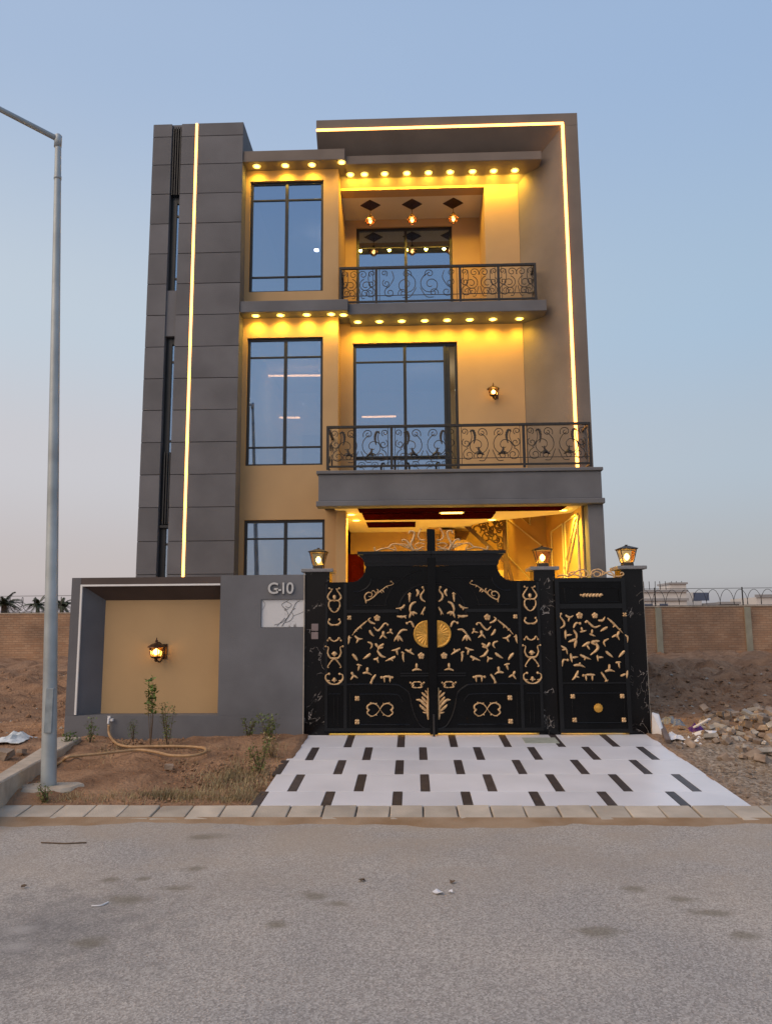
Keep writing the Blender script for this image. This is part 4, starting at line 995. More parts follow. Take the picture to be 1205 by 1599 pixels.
for x, y, r, p in ((300, 503, 28, 5), (432, 503, 26, 5), (687, 495, 22, 4), (242, 1200, 22, 4), (668, 1198, 22, 4), (258, 1403, 22, 4), (682, 1402, 22, 4)):
    m = MB(); q = Wk(x, y); rosette(m, q[0], q[1], r / SW * PXM, p, rot=(math.pi / 4 if p == 4 else .35)); m.build('gold_rosette', gold, wick, smooth=True)
m = MB(); q = Wk(462, 1300); r = 38 / SW * PXM
for j in range(12): a = 2 * math.pi * j / 12; m.add(*dome(q[0] + r * .7 * math.cos(a), q[1] + r * .7 * math.sin(a), r * .3, GY - .004 - .0003 * j, .012))
m.add(*dome(q[0], q[1], r * .75, GY - .006, .018, 16)); m.build('gold_boss', gold_dark, wick)
m = MB()
for pts in ([(110, 165), (160, 155), (200, 165), (240, 150), (290, 115), (340, 110), (375, 140), (360, 168), (325, 170), (312, 148), (330, 132)], [(240, 150), (290, 160), (310, 185)], [(375, 165), (420, 140), (430, 165), (470, 165), (480, 140), (450, 125), (425, 135)], [(400, 160), (410, 120), (460, 105), (500, 125), (490, 165)], [(500, 125), (560, 150), (610, 165), (650, 165), (680, 150), (670, 132), (650, 140)], [(505, 150), (560, 125), (600, 160), (590, 182)], [(260, 125), (210, 140), (230, 160)], [(120, 185), (640, 185)]):
    m.tube([onY(850 + p.x / SW, 870 + p.y / SW, GY + .02) for p in spline([(a, b, 0) for a, b in pts])], .009, 6)
m.build('gold_cresting', gold, wick, smooth=True)

# ---------------------------------------------------------------- lanterns on the pillars
def pillar_lantern(x, label):
    y, z = YG + .196, 2.316
    o = thing('pillar_lantern', label, 'lantern', (x, y, z), 'lanterns on the gate pillars')
    sq = lambda r0, r1, z0, z1: [(x - r0, y - r0, z + z0), (x + r0, y - r0, z + z0), (x + r0, y + r0, z + z0), (x - r0, y + r0, z + z0), (x - r1, y - r1, z + z1), (x + r1, y - r1, z + z1), (x + r1, y + r1, z + z1), (x - r1, y + r1, z + z1)]
    m = MB(); m.hexa(sq(.075, .07, 0, .06)); m.build('base', iron, o, bevel=.003)
    m = MB()
    for sx_, sy2 in ((-1, -1), (1, -1), (1, 1), (-1, 1)): m.tube([(x + sx_ * .072, y + sy2 * .072, z + .06), (x + sx_ * .112, y + sy2 * .112, z + .235)], .008, 4)
    m.hexa(sq(.125, .125, .235, .245)); m.build('frame', iron, o)
    m = MB(); m.hexa(sq(.14, .03, .246, .29)); m.hexa(sq(.012, .02, .291, .305)); m.build('roof', iron, o, bevel=.002)
    m = MB(); vs = sq(.066, .104, .061, .233); m.add(vs, [(0, 1, 5, 4), (1, 2, 6, 5), (2, 3, 7, 6), (3, 0, 4, 7)]); m.build('lamp_glass', lamp_glass, o)
    m = MB(); m.lathe((x, y, z + .09), [(.012, 0), (.034, .03), (.038, .055), (.02, .085), (.004, .095)], 12); m.build('bulb', bulb_m, o, smooth=True)
    lamp('lamp_light', (x, y - .06, z + .15), 2.2, o, size=.04); o.scale = (.91, .91, .93)
pillar_lantern(-1.225, 'lit lantern on the gate pillar nearest the grey wall')
pillar_lantern(1.69, 'lit lantern on the pillar between the double gate and the small gate')
pillar_lantern(2.775, 'lit lantern on the end pillar, seen against the evening sky')

def wall_lantern(c, yw, s, label):
    """hexagonal bronze lantern on a curved bracket; c = centre of its glass, yw = wall plane"""
    o = thing('wall_lantern', label, 'lantern', (c[0], yw, c[2]), 'bronze wall lanterns')
    x, y, z = c
    m = MB(); m.lathe((x, y, z), [(.085 * s, -.09 * s), (.095 * s, -.075 * s), (.095 * s, -.07 * s)], 6)
    m.lathe((x, y, z), [(.015 * s, -.16 * s), (.03 * s, -.13 * s), (.02 * s, -.115 * s), (.08 * s, -.09 * s)], 10)
    for j in range(6):
        a = 2 * math.pi * j / 6; m.tube([(x + .085 * s * math.cos(a), y + .085 * s * math.sin(a), z - .075 * s), (x + .115 * s * math.cos(a), y + .115 * s * math.sin(a), z + .07 * s)], .008 * s, 4)
    m.build('frame', bronze, o)
    m = MB(); m.lathe((x, y, z), [(.15 * s, .07 * s), (.14 * s, .085 * s), (.09 * s, .12 * s), (.03 * s, .14 * s), (.02 * s, .16 * s), (.024 * s, .175 * s), (.012 * s, .19 * s), (.008 * s, .225 * s)], 12); m.build('roof', bronze, o)
    m = MB(); k = 6; vs = [(x + r * s * math.cos(2 * math.pi * j / k), y + r * s * math.sin(2 * math.pi * j / k), z + h * s) for r, h in ((.08, -.075), (.108, .068)) for j in range(k)]
    m.add(vs, [(j, (j + 1) % k, k + (j + 1) % k, k + j) for j in range(k)]); m.build('lamp_glass', lamp_glass, o)
    m = MB(); m.lathe((x, y, z - .05 * s), [(.015 * s, 0), (.05 * s, .03 * s), (.05 * s, .07 * s), (.01 * s, .1 * s)], 12); m.build('bulb', bulb_m, o, smooth=True)
    m = MB(); m.tube(spline([(x, y, z - .13 * s), (x + .05 * s, y + .06 * s, z - .16 * s), (x + .08 * s, yw - .02, z - .05 * s), (x + .08 * s, yw - .02, z + .06 * s), (x + .03 * s, y + .06 * s, z + .14 * s), (x, y, z + .13 * s)]), .013 * s, 6)
    m.box(x + .06 * s, x + .13 * s, yw - .015, yw - .001, z - .12 * s, z + .12 * s); m.build('bracket', bronze, o)
    lamp('lamp_light', (x, y, z - .01), 1.6, o, size=.03, color=(1, .5, .1))
q = onY(244, 1018, 9.97); wall_lantern((q.x, 9.97, q.z), YG + .24, .8, 'bronze lantern glowing on the tan panel of the front wall')
q = onY(770, 612, 12.62); wall_lantern((q.x, 12.62, q.z), YM, .72, 'bronze lantern glowing on the first-floor balcony wall')

# ---------------------------------------------------------------- downlights
ORD = ['first', 'second', 'third', 'fourth', 'fifth', 'sixth', 'seventh', 'eighth', 'ninth']
def downlight(c, label, group, e, r=.05, y_aim=.25, sz=1.0, spot=150, box_=False):
    x, y, z = c
    o = MB().lathe((0, 0, 0), [(r * 1.5, -.006), (r * 1.5, 0)], 16)
    if box_: o = MB().box(-.2, .2, -.08, .08, -.006, 0)
    o = o.build('downlight', plastic_white); o.location = (x, y, z - .001); tag(o, label, 'downlight', group)
    m = MB()
    if box_: m.box(x - .17, x + .17, y - .06, y + .06, z - .014, z - .0075)
    else: m.lathe((x, y, z), [(r * .7, -.018), (r, -.012), (r, -.0075)], 14)
    ln = m.build('lens', down_m, o, smooth=False)
    lamp('lamp_light', (x, y, z - .045), e, o, 'SPOT', .03, spot=spot, aim=(0, y_aim, -1)); lamp('added_halo', (x, y, z - .075), .9, o, size=.02)  # second point light added under each lens for a bloom-like halo on the soffit
    return o
E1 = 20
for i, px in enumerate((400, 445, 487)):
    q = onZ(px, 256, 9.475); downlight((q.x, YT + .15, 9.475), f'glowing downlight over the top bay window, {ORD[i]} from the grey tower', 'downlights under the top bay cornice', E1)
q = onZ(531, 251, 9.475); downlight((-1.125, 12.2, 9.475), 'glowing downlight at the outer corner of the top bay cornice', 'downlights under the top bay cornice', 14, y_aim=0)
for i, px in enumerate((533, 568, 600, 635, 669, 703, 738, 771, 804)):
    q = onZ(px, 263, 9.43); downlight((q.x if i else -1.0, 12.5, 9.43), f'glowing downlight above the top balcony, {ORD[i]} from the window bay in its row', 'downlights above the top balcony', 26, y_aim=1.2, spot=170)
for i, px in enumerate((400, 439, 480, 518)):
    q = onZ(px, 494, 6.76); downlight((q.x, YT + .16, 6.76), f'glowing downlight over the middle bay window, {ORD[i]} from the grey tower', 'downlights under the bay ledge', E1)
downlight((-1.1, 12.3, 6.76), 'small glowing downlight under the outer corner of the bay ledge', 'downlights under the bay ledge', 12, y_aim=0)
for i, px in enumerate((558, 592, 627, 663, 698, 733, 769, 810)):
    q = onZ(px, 499, 6.72); downlight((q.x, 12.52, 6.72), f'glowing downlight above the first-floor balcony door, {ORD[i]} from the window bay in its row', 'downlights above the first-floor balcony', 22)
for px, py, lb in ((548, 803, 'glowing porch downlight close to the yellow pilaster, nearest the street'), (556, 812, 'glowing porch downlight behind the one at the yellow pilaster'), (768, 811, 'glowing porch downlight beside the dark stair railing'), (879, 796, 'glowing porch downlight beside the grey column')):
    q = onZ(px, py, PZ); downlight((q.x, q.y, PZ), lb, 'porch ceiling downlights', 260, .06, .12, spot=165)
q = onZ(705, 800, PZ - .02); downlight((q.x, q.y, PZ - .021), 'wide glowing rectangular light in the middle of the porch ceiling', 'porch ceiling downlights', 330, box_=True, y_aim=.15, spot=165)
lamp('bay_room_light', (-2.1, 14.6, 5.9), 16, H, size=.01, color=(1, .8, .55)); lamp('bay_room_light', (-2.1, 14.6, 2.9), 10, H, size=.01, color=(1, .8, .55)); lamp('hall_room_light', (.3, 15, 6.2), 10, H, size=.01, color=(1, .85, .65))
lamp('stairwell_light', (1.9, 14.0, 4.9), 190, H, size=.08)

# pendants in the recess
for i, (px, py, lab) in enumerate(((578, 319, 'cage pendant lamp in the top balcony, nearest the window bay'), (643, 318, 'cage pendant lamp in the middle of the top balcony ceiling'), (707, 317, 'cage pendant lamp in the top balcony, farthest from the window bay'))):
    q = onZ(px, py, RZ1); x, y, z = q.x, 13.25, RZ1
    o = thing('pendant_lamp', lab, 'lamp', (x, y, z), 'pendant lamps of the top balcony')
    m = MB(); s = .185; m.add([(x - s, y, z - .012), (x, y - s, z - .012), (x + s, y, z - .012), (x, y + s, z - .012), (x - s, y, z), (x, y - s, z), (x + s, y, z), (x, y + s, z)], [(0, 3, 2, 1), (0, 1, 5, 4), (1, 2, 6, 5), (2, 3, 7, 6), (3, 0, 4, 7), (4, 5, 6, 7)])
    m.build('ceiling_plate', bronze, o)
    m = MB(); m.tube([(x, y, z - .013), (x, y, z - .19)], .006, 6); m.lathe((x, y, z - .20), [(.02, -.05), (.025, 0), (.012, .02)], 10); m.build('stem', bronze, o)
    zc = z - .31
    m = MB(); prof = [(.035, .085), (.09, .03), (.09, -.03), (.035, -.085)]
    k = 6
    for j in range(k):
        a = 2 * math.pi * j / k; a2 = 2 * math.pi * (j + 1) / k
        pt = lambda r, h, aa: (x + r * math.cos(aa), y + r * math.sin(aa), zc + h)
        m.tube([pt(r, h, a) for r, h in prof], .006, 4)
        for r, h in prof: m.tube([pt(r, h, a), pt(r, h, a2)], .006, 4)
        m.tube([pt(*prof[1], a), pt(*prof[2], a2)], .005, 4)
    m.build('cage', bronze, o)
    m = MB(); m.lathe((x, y, zc), [(r * .93, h) for r, h in prof[::-1]], 6); m.build('lamp_glass', smoke_glass, o)
    m = MB(); m.lathe((x, y, zc), [(.01, -.05), (.032, -.02), (.032, .02), (.01, .05)], 10); m.build('bulb', bulb_m, o, smooth=True)
    lamp('lamp_light', (x, y, zc - .0), 9, o, size=.03, color=(1, .62, .25))

# ================================================================ STREET FURNITURE, BACKGROUND
LP = thing('street_lamp', 'tall galvanised street lamp pole with a sloping arm, standing in the dirt verge', 'street lamp', (-3.43, 7.43, .15))
b0 = Vector((-3.436, 7.43, .0)); t0 = onY(91, 213, 7.43)
m = MB(); pts = []
n = 40
for i in range(n + 1): pts.append(b0.lerp(t0, i / n))
m.tube(pts, .071, 16, .031); m.build('pole', pole_m, LP, smooth=True)
j = b0.lerp(t0, .93); m = MB(); m.lathe(tuple(j), [(.038, -.02), (.038, .02)], 14); m.build('joint_ring', pole_m, LP, smooth=True)
# arm: passes through photo point (0,163)
dv = Vector((-.82, -.5, 0)).normalized(); best = None
for k in range(400):
    d = Vector((dv.x, dv.y, -.2 + k * .003))
    for s in (1.0, .9, .8, .7, .6, .5, .4, .3):
        q = t0 + d * s - Vector((0, 0, EYE)); u = 602.5 + F * q.dot(RT) / q.dot(FW); v = 799.5 - F * q.dot(UP) / q.dot(FW)
        e = abs(u) + abs(v - 163)
        if best is None or e < best[0]: best = (e, d, s)
d = best[1]
m = MB(); a0 = t0 + Vector((0, 0, -.03)); m.tube([a0 - d * .02, a0 + d * 1.9], .030, 12, .025); m.lathe(tuple(t0), [(.038, -.12), (.038, .01), (.018, .03)], 14); m.build('arm', pole_m, LP, smooth=True)
e_ = a0 + d * 1.9; m = MB(); m.tube([e_ - d * .05, e_ + d * .15, e_ + d * .6], .07, 10, .05); m.build('lamp_head', pole_m, LP, smooth=True)
q0 = onY(75, 1075, 7.35); q1 = onY(76, 1145, 7.35)
m = MB(); m.box(q0.x - .02, q0.x + .055, 7.348, 7.37, q1.z, q0.z); dr = m.build('access_door', surf('worn_steel', (.24, .28, .31), .6, .3, 8, .2, 60, metal=.3), LP, bevel=.004)
m = MB(); vs = []
k = 14
for jx in range(k):
    a = 2 * math.pi * jx / k; r_ = .24 * (1 + random.uniform(-.25, .25)); vs.append((-3.43 + r_ * math.cos(a) * 1.2, 7.42 + r_ * math.sin(a) * .8))
m.prismZ(vs, 0, .125); m.build('concrete_footing', concrete, LP, bevel=.03)

# concrete edging of the neighbour plot
m = MB(); e0, e1 = onZ(0, 1207, .27), onZ(90, 1151, .27); f0, f1 = onZ(0, 1222, .27), onZ(128, 1151, .27)
ext = lambda a, b, t: a + (b - a) * t
a_, b_ = ext(e0, e1, -.3), ext(f0, f1, -.22)
m.hexa([(a_.x, a_.y, 0), (b_.x, b_.y, 0), (f1.x, f1.y, 0), (e1.x, e1.y, 0), (a_.x, a_.y, .27), (b_.x, b_.y, .27), (f1.x, f1.y, .27), (e1.x, e1.y, .27)])
tag(m.build('plot_edging', concrete, bevel=.012), 'pale concrete plot edging running from the street lamp to the front wall', 'kerb wall')

# hose
hp = [(170, 1132), (171, 1148), (183, 1160), (204, 1164.5), (242, 1164), (283, 1164), (314, 1166), (322, 1170), (316, 1175), (296, 1178.5), (267, 1178), (242, 1172.5), (217, 1169.5), (188, 1172), (157, 1175.5), (119, 1179), (105, 1181)]
pts = []
for i, (a, b) in enumerate(hp):
    if i == 0: q = onY(a, b, YG - .06)
    elif i == 1: q = onY(a, b, YG - .10)
    else:
        q = onZ(a, b, .235); 
        q.z = float(max(.2, .03 + .07 * (q.y - 6.95)) + .022 if q.y < 9.6 else .245)
    pts.append(q)
pts += [onZ(96, 1190, .17), onZ(80, 1196, .16), onZ(60, 1199, .15)]
m = MB(); m.tube([p for p in spline(pts, 7)], .016, 8)
tag(m.build('garden_hose', rubber, smooth=True), 'orange-brown garden hose looping from the white tap across the dirt', 'hose')

# brick boundary walls far behind
def far_wall(x0, x1, y, z0, z1, posts, label, wlabel):
    o = thing('brick_wall', label, 'wall', ((x0 + x1) / 2, y, z0), 'brick walls around the empty plots')
    me = MB().box(x0, x1, y, y + .23, z0 - .3, z1); me.build('brickwork', brick_m, o)
    box('coping', concrete, o, x0, x1, y - .02, y + .25, z1 + .001, z1 + .04, .005)
    for px_ in posts: box('concrete_post', surf('post_concrete', (.33, .32, .25), .9, .15, 3, .3, 40), o, px_ - .11, px_ + .11, y - .07, y - .003, z0 - .3, z1 - .02)
    w = thing('razor_wire', wlabel, 'razor wire', ((x0 + x1) / 2, y + .1, z1), 'razor wire along the brick walls')
    m = MB()
    for dz in (.0, .62): m.tube([(x0, y + .1, z1 + .06 + dz), (x1, y + .1, z1 + .06 + dz)], .012, 4)
    m.build('straight_wire', iron, w)
    xx = x0 + .3; m = MB()
    while xx < x1:
        m.tube([(xx, y + .1, z1 + .041), (xx, y + .1, z1 + .72)], .025, 5); xx += 3.2
    m.build('wire_post', iron, w)
    m = MB(); n = int((x1 - x0) / .5); pts = []
    for i in range(n * 14):
        a = 2 * math.pi * i / 14; pts.append((x0 + (x1 - x0) * i / (n * 14), y + .1 + .24 * math.cos(a) , z1 + .36 + .28 * math.sin(a)))
    m.tube(pts, .011, 3); m.build('coil', iron, w)
YW = 29
far_wall(5.5, 22, YW, -.02, 2.16, (9.04, 12.28, 15.6, 18.9), 'long brown brick wall with concrete posts behind the rubble', 'coiled razor wire above the brick wall behind the rubble')
far_wall(-26, -8, YW, -.05, 2.09, (), 'plain brown brick wall behind the street lamp', 'coiled razor wire above the brick wall behind the street lamp')

# far buildings
def building(x0, x1, y, z1, mat, label, bands=(), block=None, rebar=False, wins=()):
    o = thing('far_building', label, 'building', ((x0 + x1) / 2, y, 0), 'pale buildings beyond the brick wall')
    MB().box(x0, x1, y, y + 9, -1, z1).build('wall', mat, o)
    for z in bands: box('slab_edge', far_grey, o, x0 - .2, x1 + .2, y - .25, y - .003, z, z + .35, 0)
    if block: box('roof_room', mat, o, block[0], block[1], y - .1, y + 5, z1 + .002, block[2], 0); box('roof', far_grey, o, block[0] - .2, block[1] + .2, y - .3, y + 5.2, block[2] + .002, block[2] + .25, 0)
    for a, b, c, d in wins:
        box('window', far_blue, o, a, b, y - .06, y - .004, c, d, 0)
    if rebar:
        m = MB()
        for i in range(9): x = x0 + (x1 - x0) * (i + .5) / 9; m.tube([(x, y + .3, z1), (x + random.uniform(-.1, .1), y + .3, z1 + 1.3)], .05, 4)
        m.build('rebar', iron, o)
    return o
building(31.5, 38.4, 110, 6.05, far_white, 'far white unfinished building with rebar on its roof, nearest the end gate pillar', (4.6, 5.8), (36.2, 38.4, 6.9), True, ((32.5, 33.6, 2.6, 4.2), (34.6, 35.7, 2.6, 4.2)))
building(39.2, 43.4, 118, 6.05, far_white, 'far pale building with a dark blue upper corner', (), None, False, ((42.2, 44.5, 4.8, 6.0),))
building(43.6, 46.4, 112, 4.4, far_grey, 'low far grey shed between two pale buildings', (4.1,))
building(48.0, 60, 110, 5.0, far_white, 'far white building with a flat grey roof at the edge of the view', (5.02,))

# palms far left
def palm(x, y, z, s, label):
    o = thing('palm_tree', label, 'tree', (x, y, 0), 'date palms beyond the brick wall')
    m = MB(); m.tube([(x, y, -.5), (x + .1, y, z * .6), (x, y, z)], .28 * s, 8, .2 * s); m.build('trunk', bark, o)
    m = MB()
    for k in range(34):
        a = random.uniform(0, 2 * math.pi); el = random.uniform(-.3, 1.3); L = random.uniform(1.5, 2.3) * s
        dx, dy = math.cos(a) * math.cos(el), math.sin(a) * math.cos(el)
        pts = [Vector((x + dx * L * t, y + dy * L * t, z + math.sin(el) * L * t - 1.0 * s * t * t)) for t in (0, .25, .5, .75, 1)]
        side = Vector((-dy, dx, 0)).normalized() if abs(dx) + abs(dy) > 1e-4 else Vector((1, 0, 0))
        for i in range(4):
            for t in np.linspace(0, 1, 6)[:-1]:
                p = pts[i].lerp(pts[i + 1], t); tl = .34 * s * (1 - .5 * (i + t) / 4)
                for sg in (-1, 1):
                    tip = p + side * sg * tl + Vector((dx, dy, 0)) * tl * .6 + Vector((0, 0, -.12 * s))
                    w = (pts[i + 1] - pts[i]).normalized() * .05 * s; m.add([p - w, p + w, tip], [(0, 1, 2)])
    m.build('crown', palm_m, o)
palm(-40.2, 75, 3.85, 1.15, 'far date palm at the outer edge, beyond the brick wall'); palm(-36.8, 75, 3.75, .9, 'far date palm just outside the street lamp pole'); palm(-34.4, 75, 3.65, .95, 'far date palm between the street lamp pole and the front wall')

# ---------------------------------------------------------------- plants
def gz(x, y): return float(np.clip(.03 + .07 * (y - 6.95), .03, .215))
def plant(px, py, h, n, spread, mat, label, leaf=.035, top=False):
    q = onZ(px, py, .19); x, y = q.x, min(q.y, 9.72); z = gz(x, y) - .02
    o = thing('small_plant', label, 'plant', (x, y, z), 'young plants along the front wall')
    m = MB(); tips = []
    for i in range(n):
        a = random.uniform(0, 6.28); t = random.uniform(.75, 1.0) * h
        e = Vector((x + spread * math.cos(a) * random.uniform(.2, 1), y + spread * .6 * math.sin(a), z + t))
        p = [Vector((x, y, z)), Vector((x, y, z)).lerp(e, .5) + Vector((random.uniform(-.02, .02), 0, .03)), e]
        m.tube(p, .005, 5, .002); tips.append(p)
    m.build('stem', bark, o)
    m = MB()
    for p in tips:
        for k in range(int((22 if top else 46) * h / .5) + 12):
            t = random.uniform(.55 if top else .25, 1.02); b = p[0].lerp(p[2], t) + Vector((random.uniform(-1, 1), random.uniform(-1, 1), random.uniform(-1, 1))) * .035
            d = Vector((random.uniform(-1, 1), random.uniform(-1, 1), random.uniform(-.3, .8))).normalized(); s = d.cross(Vector((random.random(), random.random(), 1))).normalized()
            L = leaf * random.uniform(.6, 1.2); m.add([b, b + d * L * .5 + s * L * .28, b + d * L, b + d * L * .5 - s * L * .28], [(0, 1, 2, 3)])
    fo = m.build('foliage', mat, o); fo['kind'] = 'stuff'
plant(235, 1168, .86, 4, .06, leaf_m, 'tall leafy green sapling against the tan wall panel', .06, True)
plant(262, 1168, .55, 6, .14, leaf_y, 'thin yellow-green shrub beside the tall sapling', .03)
plant(140, 1164, .3, 5, .1, leaf_g, 'small sparse weed at the foot of the wall near the plot edging', .03)
plant(106, 1168, .2, 5, .1, leaf_g, 'low dark green weed in the corner of the plot edging', .04)
plant(208, 1160, .28, 4, .1, leaf_g, 'faint little weed behind the hose', .025)
plant(388, 1158, .3, 5, .12, leaf_y, 'small pale shrub against the plain grey wall', .035)
plant(420, 1165, .42, 7, .16, leaf_y, 'bushy pale green shrub in front of the gate pillar', .04)
plant(405, 1196, .34, 7, .14, leaf_y, 'dry yellow-green bush beside the driveway edge', .035)
plant(425, 1180, .3, 6, .15, straw, 'withered straw-coloured bush between the driveway and the pale shrub', .03)
plant(76, 1228, .2, 6, .12, leaf_y, 'weeds around the concrete footing of the street lamp', .03)
plant(0, 1020, .1, 3, .05, leaf_g, 'x', .02) if False else None

# dry grass: along the kerb and beside the drive
m = MB()
def blades(cx, cy, n, sx_, sy2, h):
    for i in range(n):
        x = cx + random.gauss(0, sx_); y = cy + random.gauss(0, sy2)
        if y < 6.98 or y > 9.75 or x > -1.40: continue
        z = gz(x, y) - .01; a = random.uniform(0, 6.28); L = h * random.uniform(.4, 1.2); w = .004
        t = Vector((math.cos(a) * L * random.uniform(.3, 1.1), math.sin(a) * L * .7, L)); s = Vector((-math.sin(a), math.cos(a), 0)) * w
        p = Vector((x, y, z)); m.add([p - s, p + s, p + t], [(0, 1, 2)])
for i in range(60): blades(random.uniform(-4.2, -1.5), 7.12 + random.random() * .25, 70, .12, .06, .065)
for i in range(26): blades(-1.62 + random.uniform(-.35, .15), random.uniform(7.1, 9.4), 70, .11, .14, .085)
for i in range(40): blades(random.uniform(-4.1, -1.6), random.uniform(7.2, 9.6), 34, .1, .09, .055)
o = m.build('grass', straw); o['kind'] = 'stuff'
# soil clods and leaf litter on the verge, gravel on the right
def scatter(name, mat, n, place, r0, r1):
    m = MB()
    for i in range(n):
        x, y, z = place(); r = random.uniform(r0, r1); a = random.uniform(0, 6.28)
        vs = []
        for k in range(5):
            t = a + k * 1.2566; rr_ = r * random.uniform(.7, 1.2); vs.append((x + rr_ * math.cos(t), y + rr_ * math.sin(t), z - .005))
        vs.append((x + random.uniform(-.3, .3) * r, y + random.uniform(-.3, .3) * r, z + r * random.uniform(.4, .9)))
        m.add(vs, [(k, (k + 1) % 5, 5) for k in range(5)])
    o = m.build(name, mat); o['kind'] = 'stuff'; return o
def pv():
    x, y = random.uniform(-4.3, -1.42), random.uniform(7.0, 9.75); return x, y, gz(x, y) + random.uniform(-.01, .012)
scatter('soil_clods', soil_m, 4500, pv, .005, .026)
def pr():
    while True:
        x, y = random.uniform(2.9, 7), random.uniform(6.98, 11)
        if x > 2.9 + (0): return x, y, gz(x, y) + random.uniform(-.01, .012) + .07 * math.exp(-((x - 4.9) / 1.2) ** 2 - ((y - 10.9) / 1.1) ** 2)
GZ_ = np.array([v.co.z for v in g.data.vertices]).reshape(len(ys), len(xs))
def ground_at(x, y):
    i, j = min(np.searchsorted(ys, y), len(ys) - 1), min(np.searchsorted(xs, x), len(xs) - 1); return float(GZ_[i, j])
def pb():
    x = random.uniform(3.1, 13) if random.random() < .6 else random.uniform(-15, -4.6); y = random.uniform(9.5, 20.5); return x, y, ground_at(x, y)
scatter('bank_clods', soil_m, 5200, pb, .012, .06)
scatter('bank_pebbles', rubble_pale, 420, pb, .012, .045)
scatter('gravel', brick_chunk, 3000, pr, .005, .024)
scatter('white_chips', plastic_white, 90, lambda: (lambda q: (q[0], q[1], q[2] + .005))((lambda x, y: (x, y, gz(x, y)))(random.uniform(3.05, 4.6), random.uniform(8.7, 9.9))), .012, .035)
scatter('road_grit', rubble_pale, 260, lambda: (random.uniform(-3, 3), random.uniform(3.2, 6.5), .002), .002, .006)

# ---------------------------------------------------------------- rubble heap
def chunk_mesh(sx_, sy2, sz, jit):
    m = MB(); m.box(-sx_, sx_, -sy2, sy2, -sz, sz); m.v = [tuple(c * (1 + random.uniform(-jit, jit)) for c in v) for v in m.v]
    me = bpy.data.meshes.new('broken_brick'); me.from_pydata(m.v, [], m.f); me.update(); return me
CH = [chunk_mesh(.115, .055, .037, .12), chunk_mesh(.07, .055, .037, .25), chunk_mesh(.09, .06, .04, .2), chunk_mesh(.05, .045, .035, .3), chunk_mesh(.06, .06, .05, .3)]
hh = lambda x, y: gz(x, y) + .07 * math.exp(-((x - 4.9) / 1.2) ** 2 - ((y - 10.9) / 1.1) ** 2)
cnt = 0
spots = []
for i in range(150):
    t = random.random()
    px, py = random.uniform(1098, 1215), 0
    py = random.uniform(1116, 1158) if random.random() < .8 else random.uniform(1158, 1176)
    if px < 1130 and py > 1150: py -= 18
    spots.append((px, py))
for px, py in ((1130, 1125), (1137, 1117), (1190, 1176), (1165, 1162), (1182, 1158), (1140, 1155), (1060, 1162), (1080, 1160), (1100, 1168)): spots.append((px, py))
for i, (px, py) in enumerate(spots):
    q = onZ(px, py, .24); x, y = q.x, q.y
    lay = random.random() if i % 2 else 0
    me = CH[i % 5]
    o = link('broken_brick', me, brick_chunk if (me.materials or i % 5) else rubble_pale, None, bevel=.006)
    o.location = (x, y, hh(x, y) + .03 + .10 * lay * math.exp(-((x - 4.6) / .8) ** 2)); o.rotation_euler = (random.uniform(-.5, .5), random.uniform(-.5, .5), random.uniform(0, 3.14))
    k = random.uniform(.42, .95); o.scale = (k, k, k)
    own = {150: 'broken brick near the top of the heap, just right of the tilted white plank', 151: 'topmost broken brick of the heap behind the tilted white plank', 152: 'broken brick lying alone in front of the rubble heap, closest to the street', 153: 'broken brick at the front foot of the rubble heap, just behind the lone one', 154: 'broken brick low on the heap toward the edge of the view, behind the lone one', 155: 'broken brick at the front of the heap just beyond the purple cloth', 156: 'broken brick lying beside the tiled drive, closest to the white board', 157: 'broken brick in front of the purple cloth at the edge of the gravel', 158: 'broken brick on the gravel between the torn white sheet and the lone brick'}
    tag(o, own.get(i, 'dusty broken brick lying in the rubble heap beside the end gate pillar'), 'brick', 'broken bricks in the rubble heap')
CH[0].materials.clear(); CH[0].materials.append(rubble_pale)
# board, plank, cloth and sheets by the pillar
m = MB(); a = onY(1017.5, 1113, 9.8); bq = onY(1027, 1116, 9.8); c_ = onZ(1040, 1160, .18); d_ = onZ(1018, 1150, .22)
P4 = [a, bq, c_, d_]; off = Vector((.02, .02, 0)); m.add([*P4, *[p + off for p in P4]], [(0, 1, 2, 3), (7, 6, 5, 4), (0, 4, 5, 1), (1, 5, 6, 2), (2, 6, 7, 3), (3, 7, 4, 0)])
tag(m.build('white_board', plastic_white), 'bluish white board leaning beside the foot of the end gate pillar', 'board')
def plank(p0, p1, w, th, mat, label, cat, name):
    p0, p1 = Vector(p0), Vector(p1); d = (p1 - p0); L = d.length; m = MB().box(-L / 2, L / 2, -w / 2, w / 2, -th / 2, th / 2)
    o = m.build(name, mat, bevel=.003); o.location = (p0 + p1) / 2; o.rotation_euler = d.to_track_quat('X', 'Z').to_euler(); return tag(o, label, cat)
r0, r1 = onZ(1084, 1136, .3), onZ(1107, 1123, .42)
plank(r0, r1, .07, .02, plastic_white, 'narrow white plank tilted up on the rubble heap', 'plank', 'white_plank')
r0, r1 = onZ(1031, 1131, .36), onZ(1043, 1158, .22)
plank(r0, r1, .06, .05, surf('grey_brown_wood', (.14, .11, .1), .9, .2, 9, .3, 60), 'dark brown plank lying beside the white board', 'plank', 'wooden_plank')
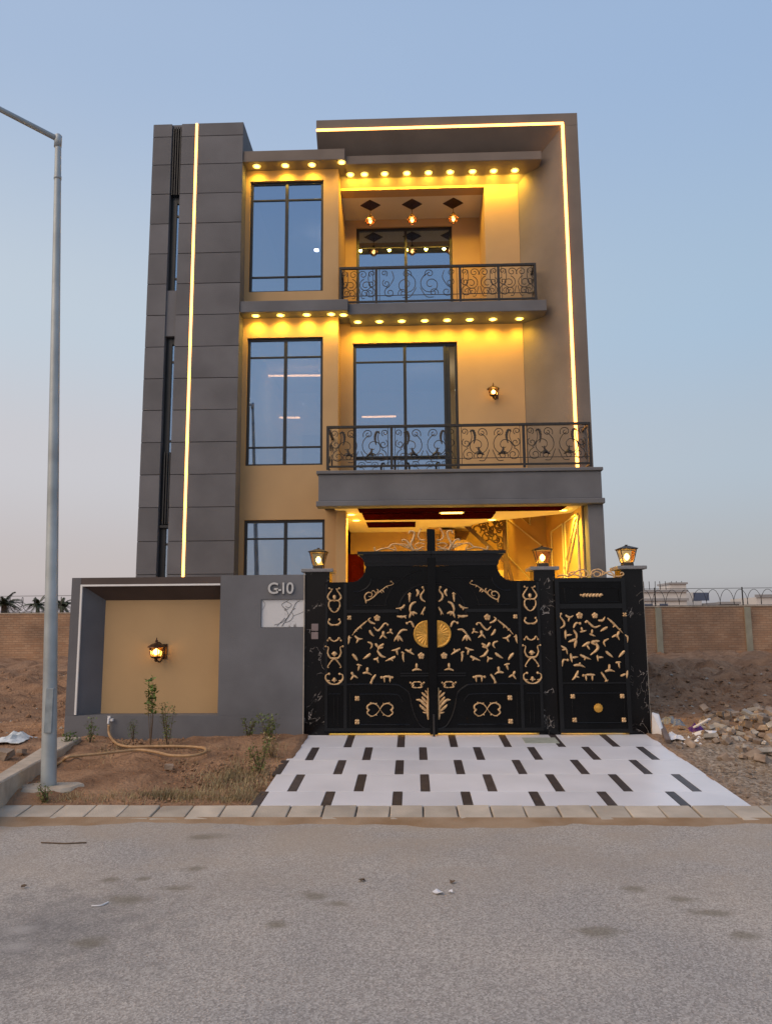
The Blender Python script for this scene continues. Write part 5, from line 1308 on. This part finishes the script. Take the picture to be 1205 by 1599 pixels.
def crumple(px, py, s, mat, label, cat, name, hgt=.06):
    q = onZ(px, py, .24); nn = 9; m = MB(); vs = []
    for jx in range(nn):
        for ix in range(nn):
            u, v = ix / (nn - 1) - .5, jx / (nn - 1) - .5; rr_ = max(0, 1 - (u * u + v * v) * 3.2)
            vs.append((q.x + u * s[0] * (1 + random.uniform(-.12, .12)), q.y + v * s[1], hh(q.x, q.y) + .012 + hgt * rr_ * random.uniform(.25, 1)))
    m.add(vs, [(jx * nn + ix, jx * nn + ix + 1, (jx + 1) * nn + ix + 1, (jx + 1) * nn + ix) for jx in range(nn - 1) for ix in range(nn - 1)])
    o = m.build(name, mat); sd = o.modifiers.new('thick', 'SOLIDIFY'); sd.thickness = .006
    return tag(o, label, cat)
crumple(1086, 1142, (.22, .25), purple, 'crumpled purple cloth on the rubble heap', 'cloth', 'purple_cloth', .12)
crumple(1048, 1131, (.3, .5), surf('patterned_sheet', (.5, .52, .55), .7, .3, 16, .2, 50, col2=(.12, .13, .15)), 'crumpled white patterned plastic sheet behind the white board', 'plastic sheet', 'plastic_sheet', .12)
crumple(1108, 1146, (.42, .3), plastic_white, 'torn white sheet flat on the rubble below the purple cloth', 'plastic sheet', 'torn_sheet', .05)
crumple(1050, 1151, (.22, .3), plastic_white, 'small white scrap between the dark plank and the rubble', 'scrap', 'white_scrap', .08)
crumple(22, 1154, (.34, .5), surf('bag_plastic', (.6, .65, .64), .5, .2, 9, .2, 40, col2=(.75, .78, .78)), 'crumpled white plastic bag in the dirt behind the plot edging', 'plastic bag', 'plastic_bag', .12)
def stone(px, py, z, s, label):
    q = onZ(px, py, z); o = link('stone', CH[4], rubble_pale); o.location = (q.x, q.y, z + .02); o.scale = (s * 1.5, s, s * .8); o.rotation_euler = (.2, .1, px)
    tag(o, label, 'stone')
stone(6, 1180, .2, 1.1, 'pale rounded stone beyond the plot edging'); stone(34, 1176, .2, .6, 'small pale stone between the bag and the street lamp')
stone(264, 1200, .14, .5, 'flat tan stone in the middle of the dirt verge')
# litter on the road
m = MB(); q = [onZ(a, b, .006) for a, b in ((64, 1316), (100, 1317.5), (135, 1316))]; m.tube(q, .005, 5); tag(m.build('twig', bark), 'thin dark straight twig lying on the road near the kerb', 'twig')
m = MB(); q = [onZ(a, b, .006) for a, b in ((143, 1415), (158, 1414), (169, 1409))]; m.tube(spline(q), .0045, 5); tag(m.build('straw', plastic_white), 'short curved white straw lying on the road', 'straw')
def flake(px, py, s, mat, label, cat, name):
    q = onZ(px, py, .0); m = MB(); vs = []
    for k in range(7): a = k * .8976; r_ = s * random.uniform(.6, 1.2); vs.append((q.x + r_ * math.cos(a), q.y + r_ * .8 * math.sin(a), .006 + random.random() * .02))
    vs.append((q.x, q.y, .012)); m.add(vs, [(k, (k + 1) % 7, 7) for k in range(7)]); o = m.build(name, mat); sd = o.modifiers.new('thick', 'SOLIDIFY'); sd.thickness = .003; tag(o, label, cat)
flake(684, 1397, .035, plastic_white, 'white paper scrap on the road in front of the driveway', 'paper', 'paper_scrap'); flake(703, 1396, .018, plastic_white, 'smaller white paper scrap beside the larger one on the road', 'paper', 'paper_scrap')
flake(706, 1380, .02, bark, 'dark curled leaf on the road beyond the white scraps', 'leaf', 'dry_leaf'); flake(565, 1377, .022, bark, 'dark dry leaf on the road before the driveway corner', 'leaf', 'dry_leaf'); flake(37, 1388, .02, bark, 'dark dry leaf on the road close to the oily stain', 'leaf', 'dry_leaf')
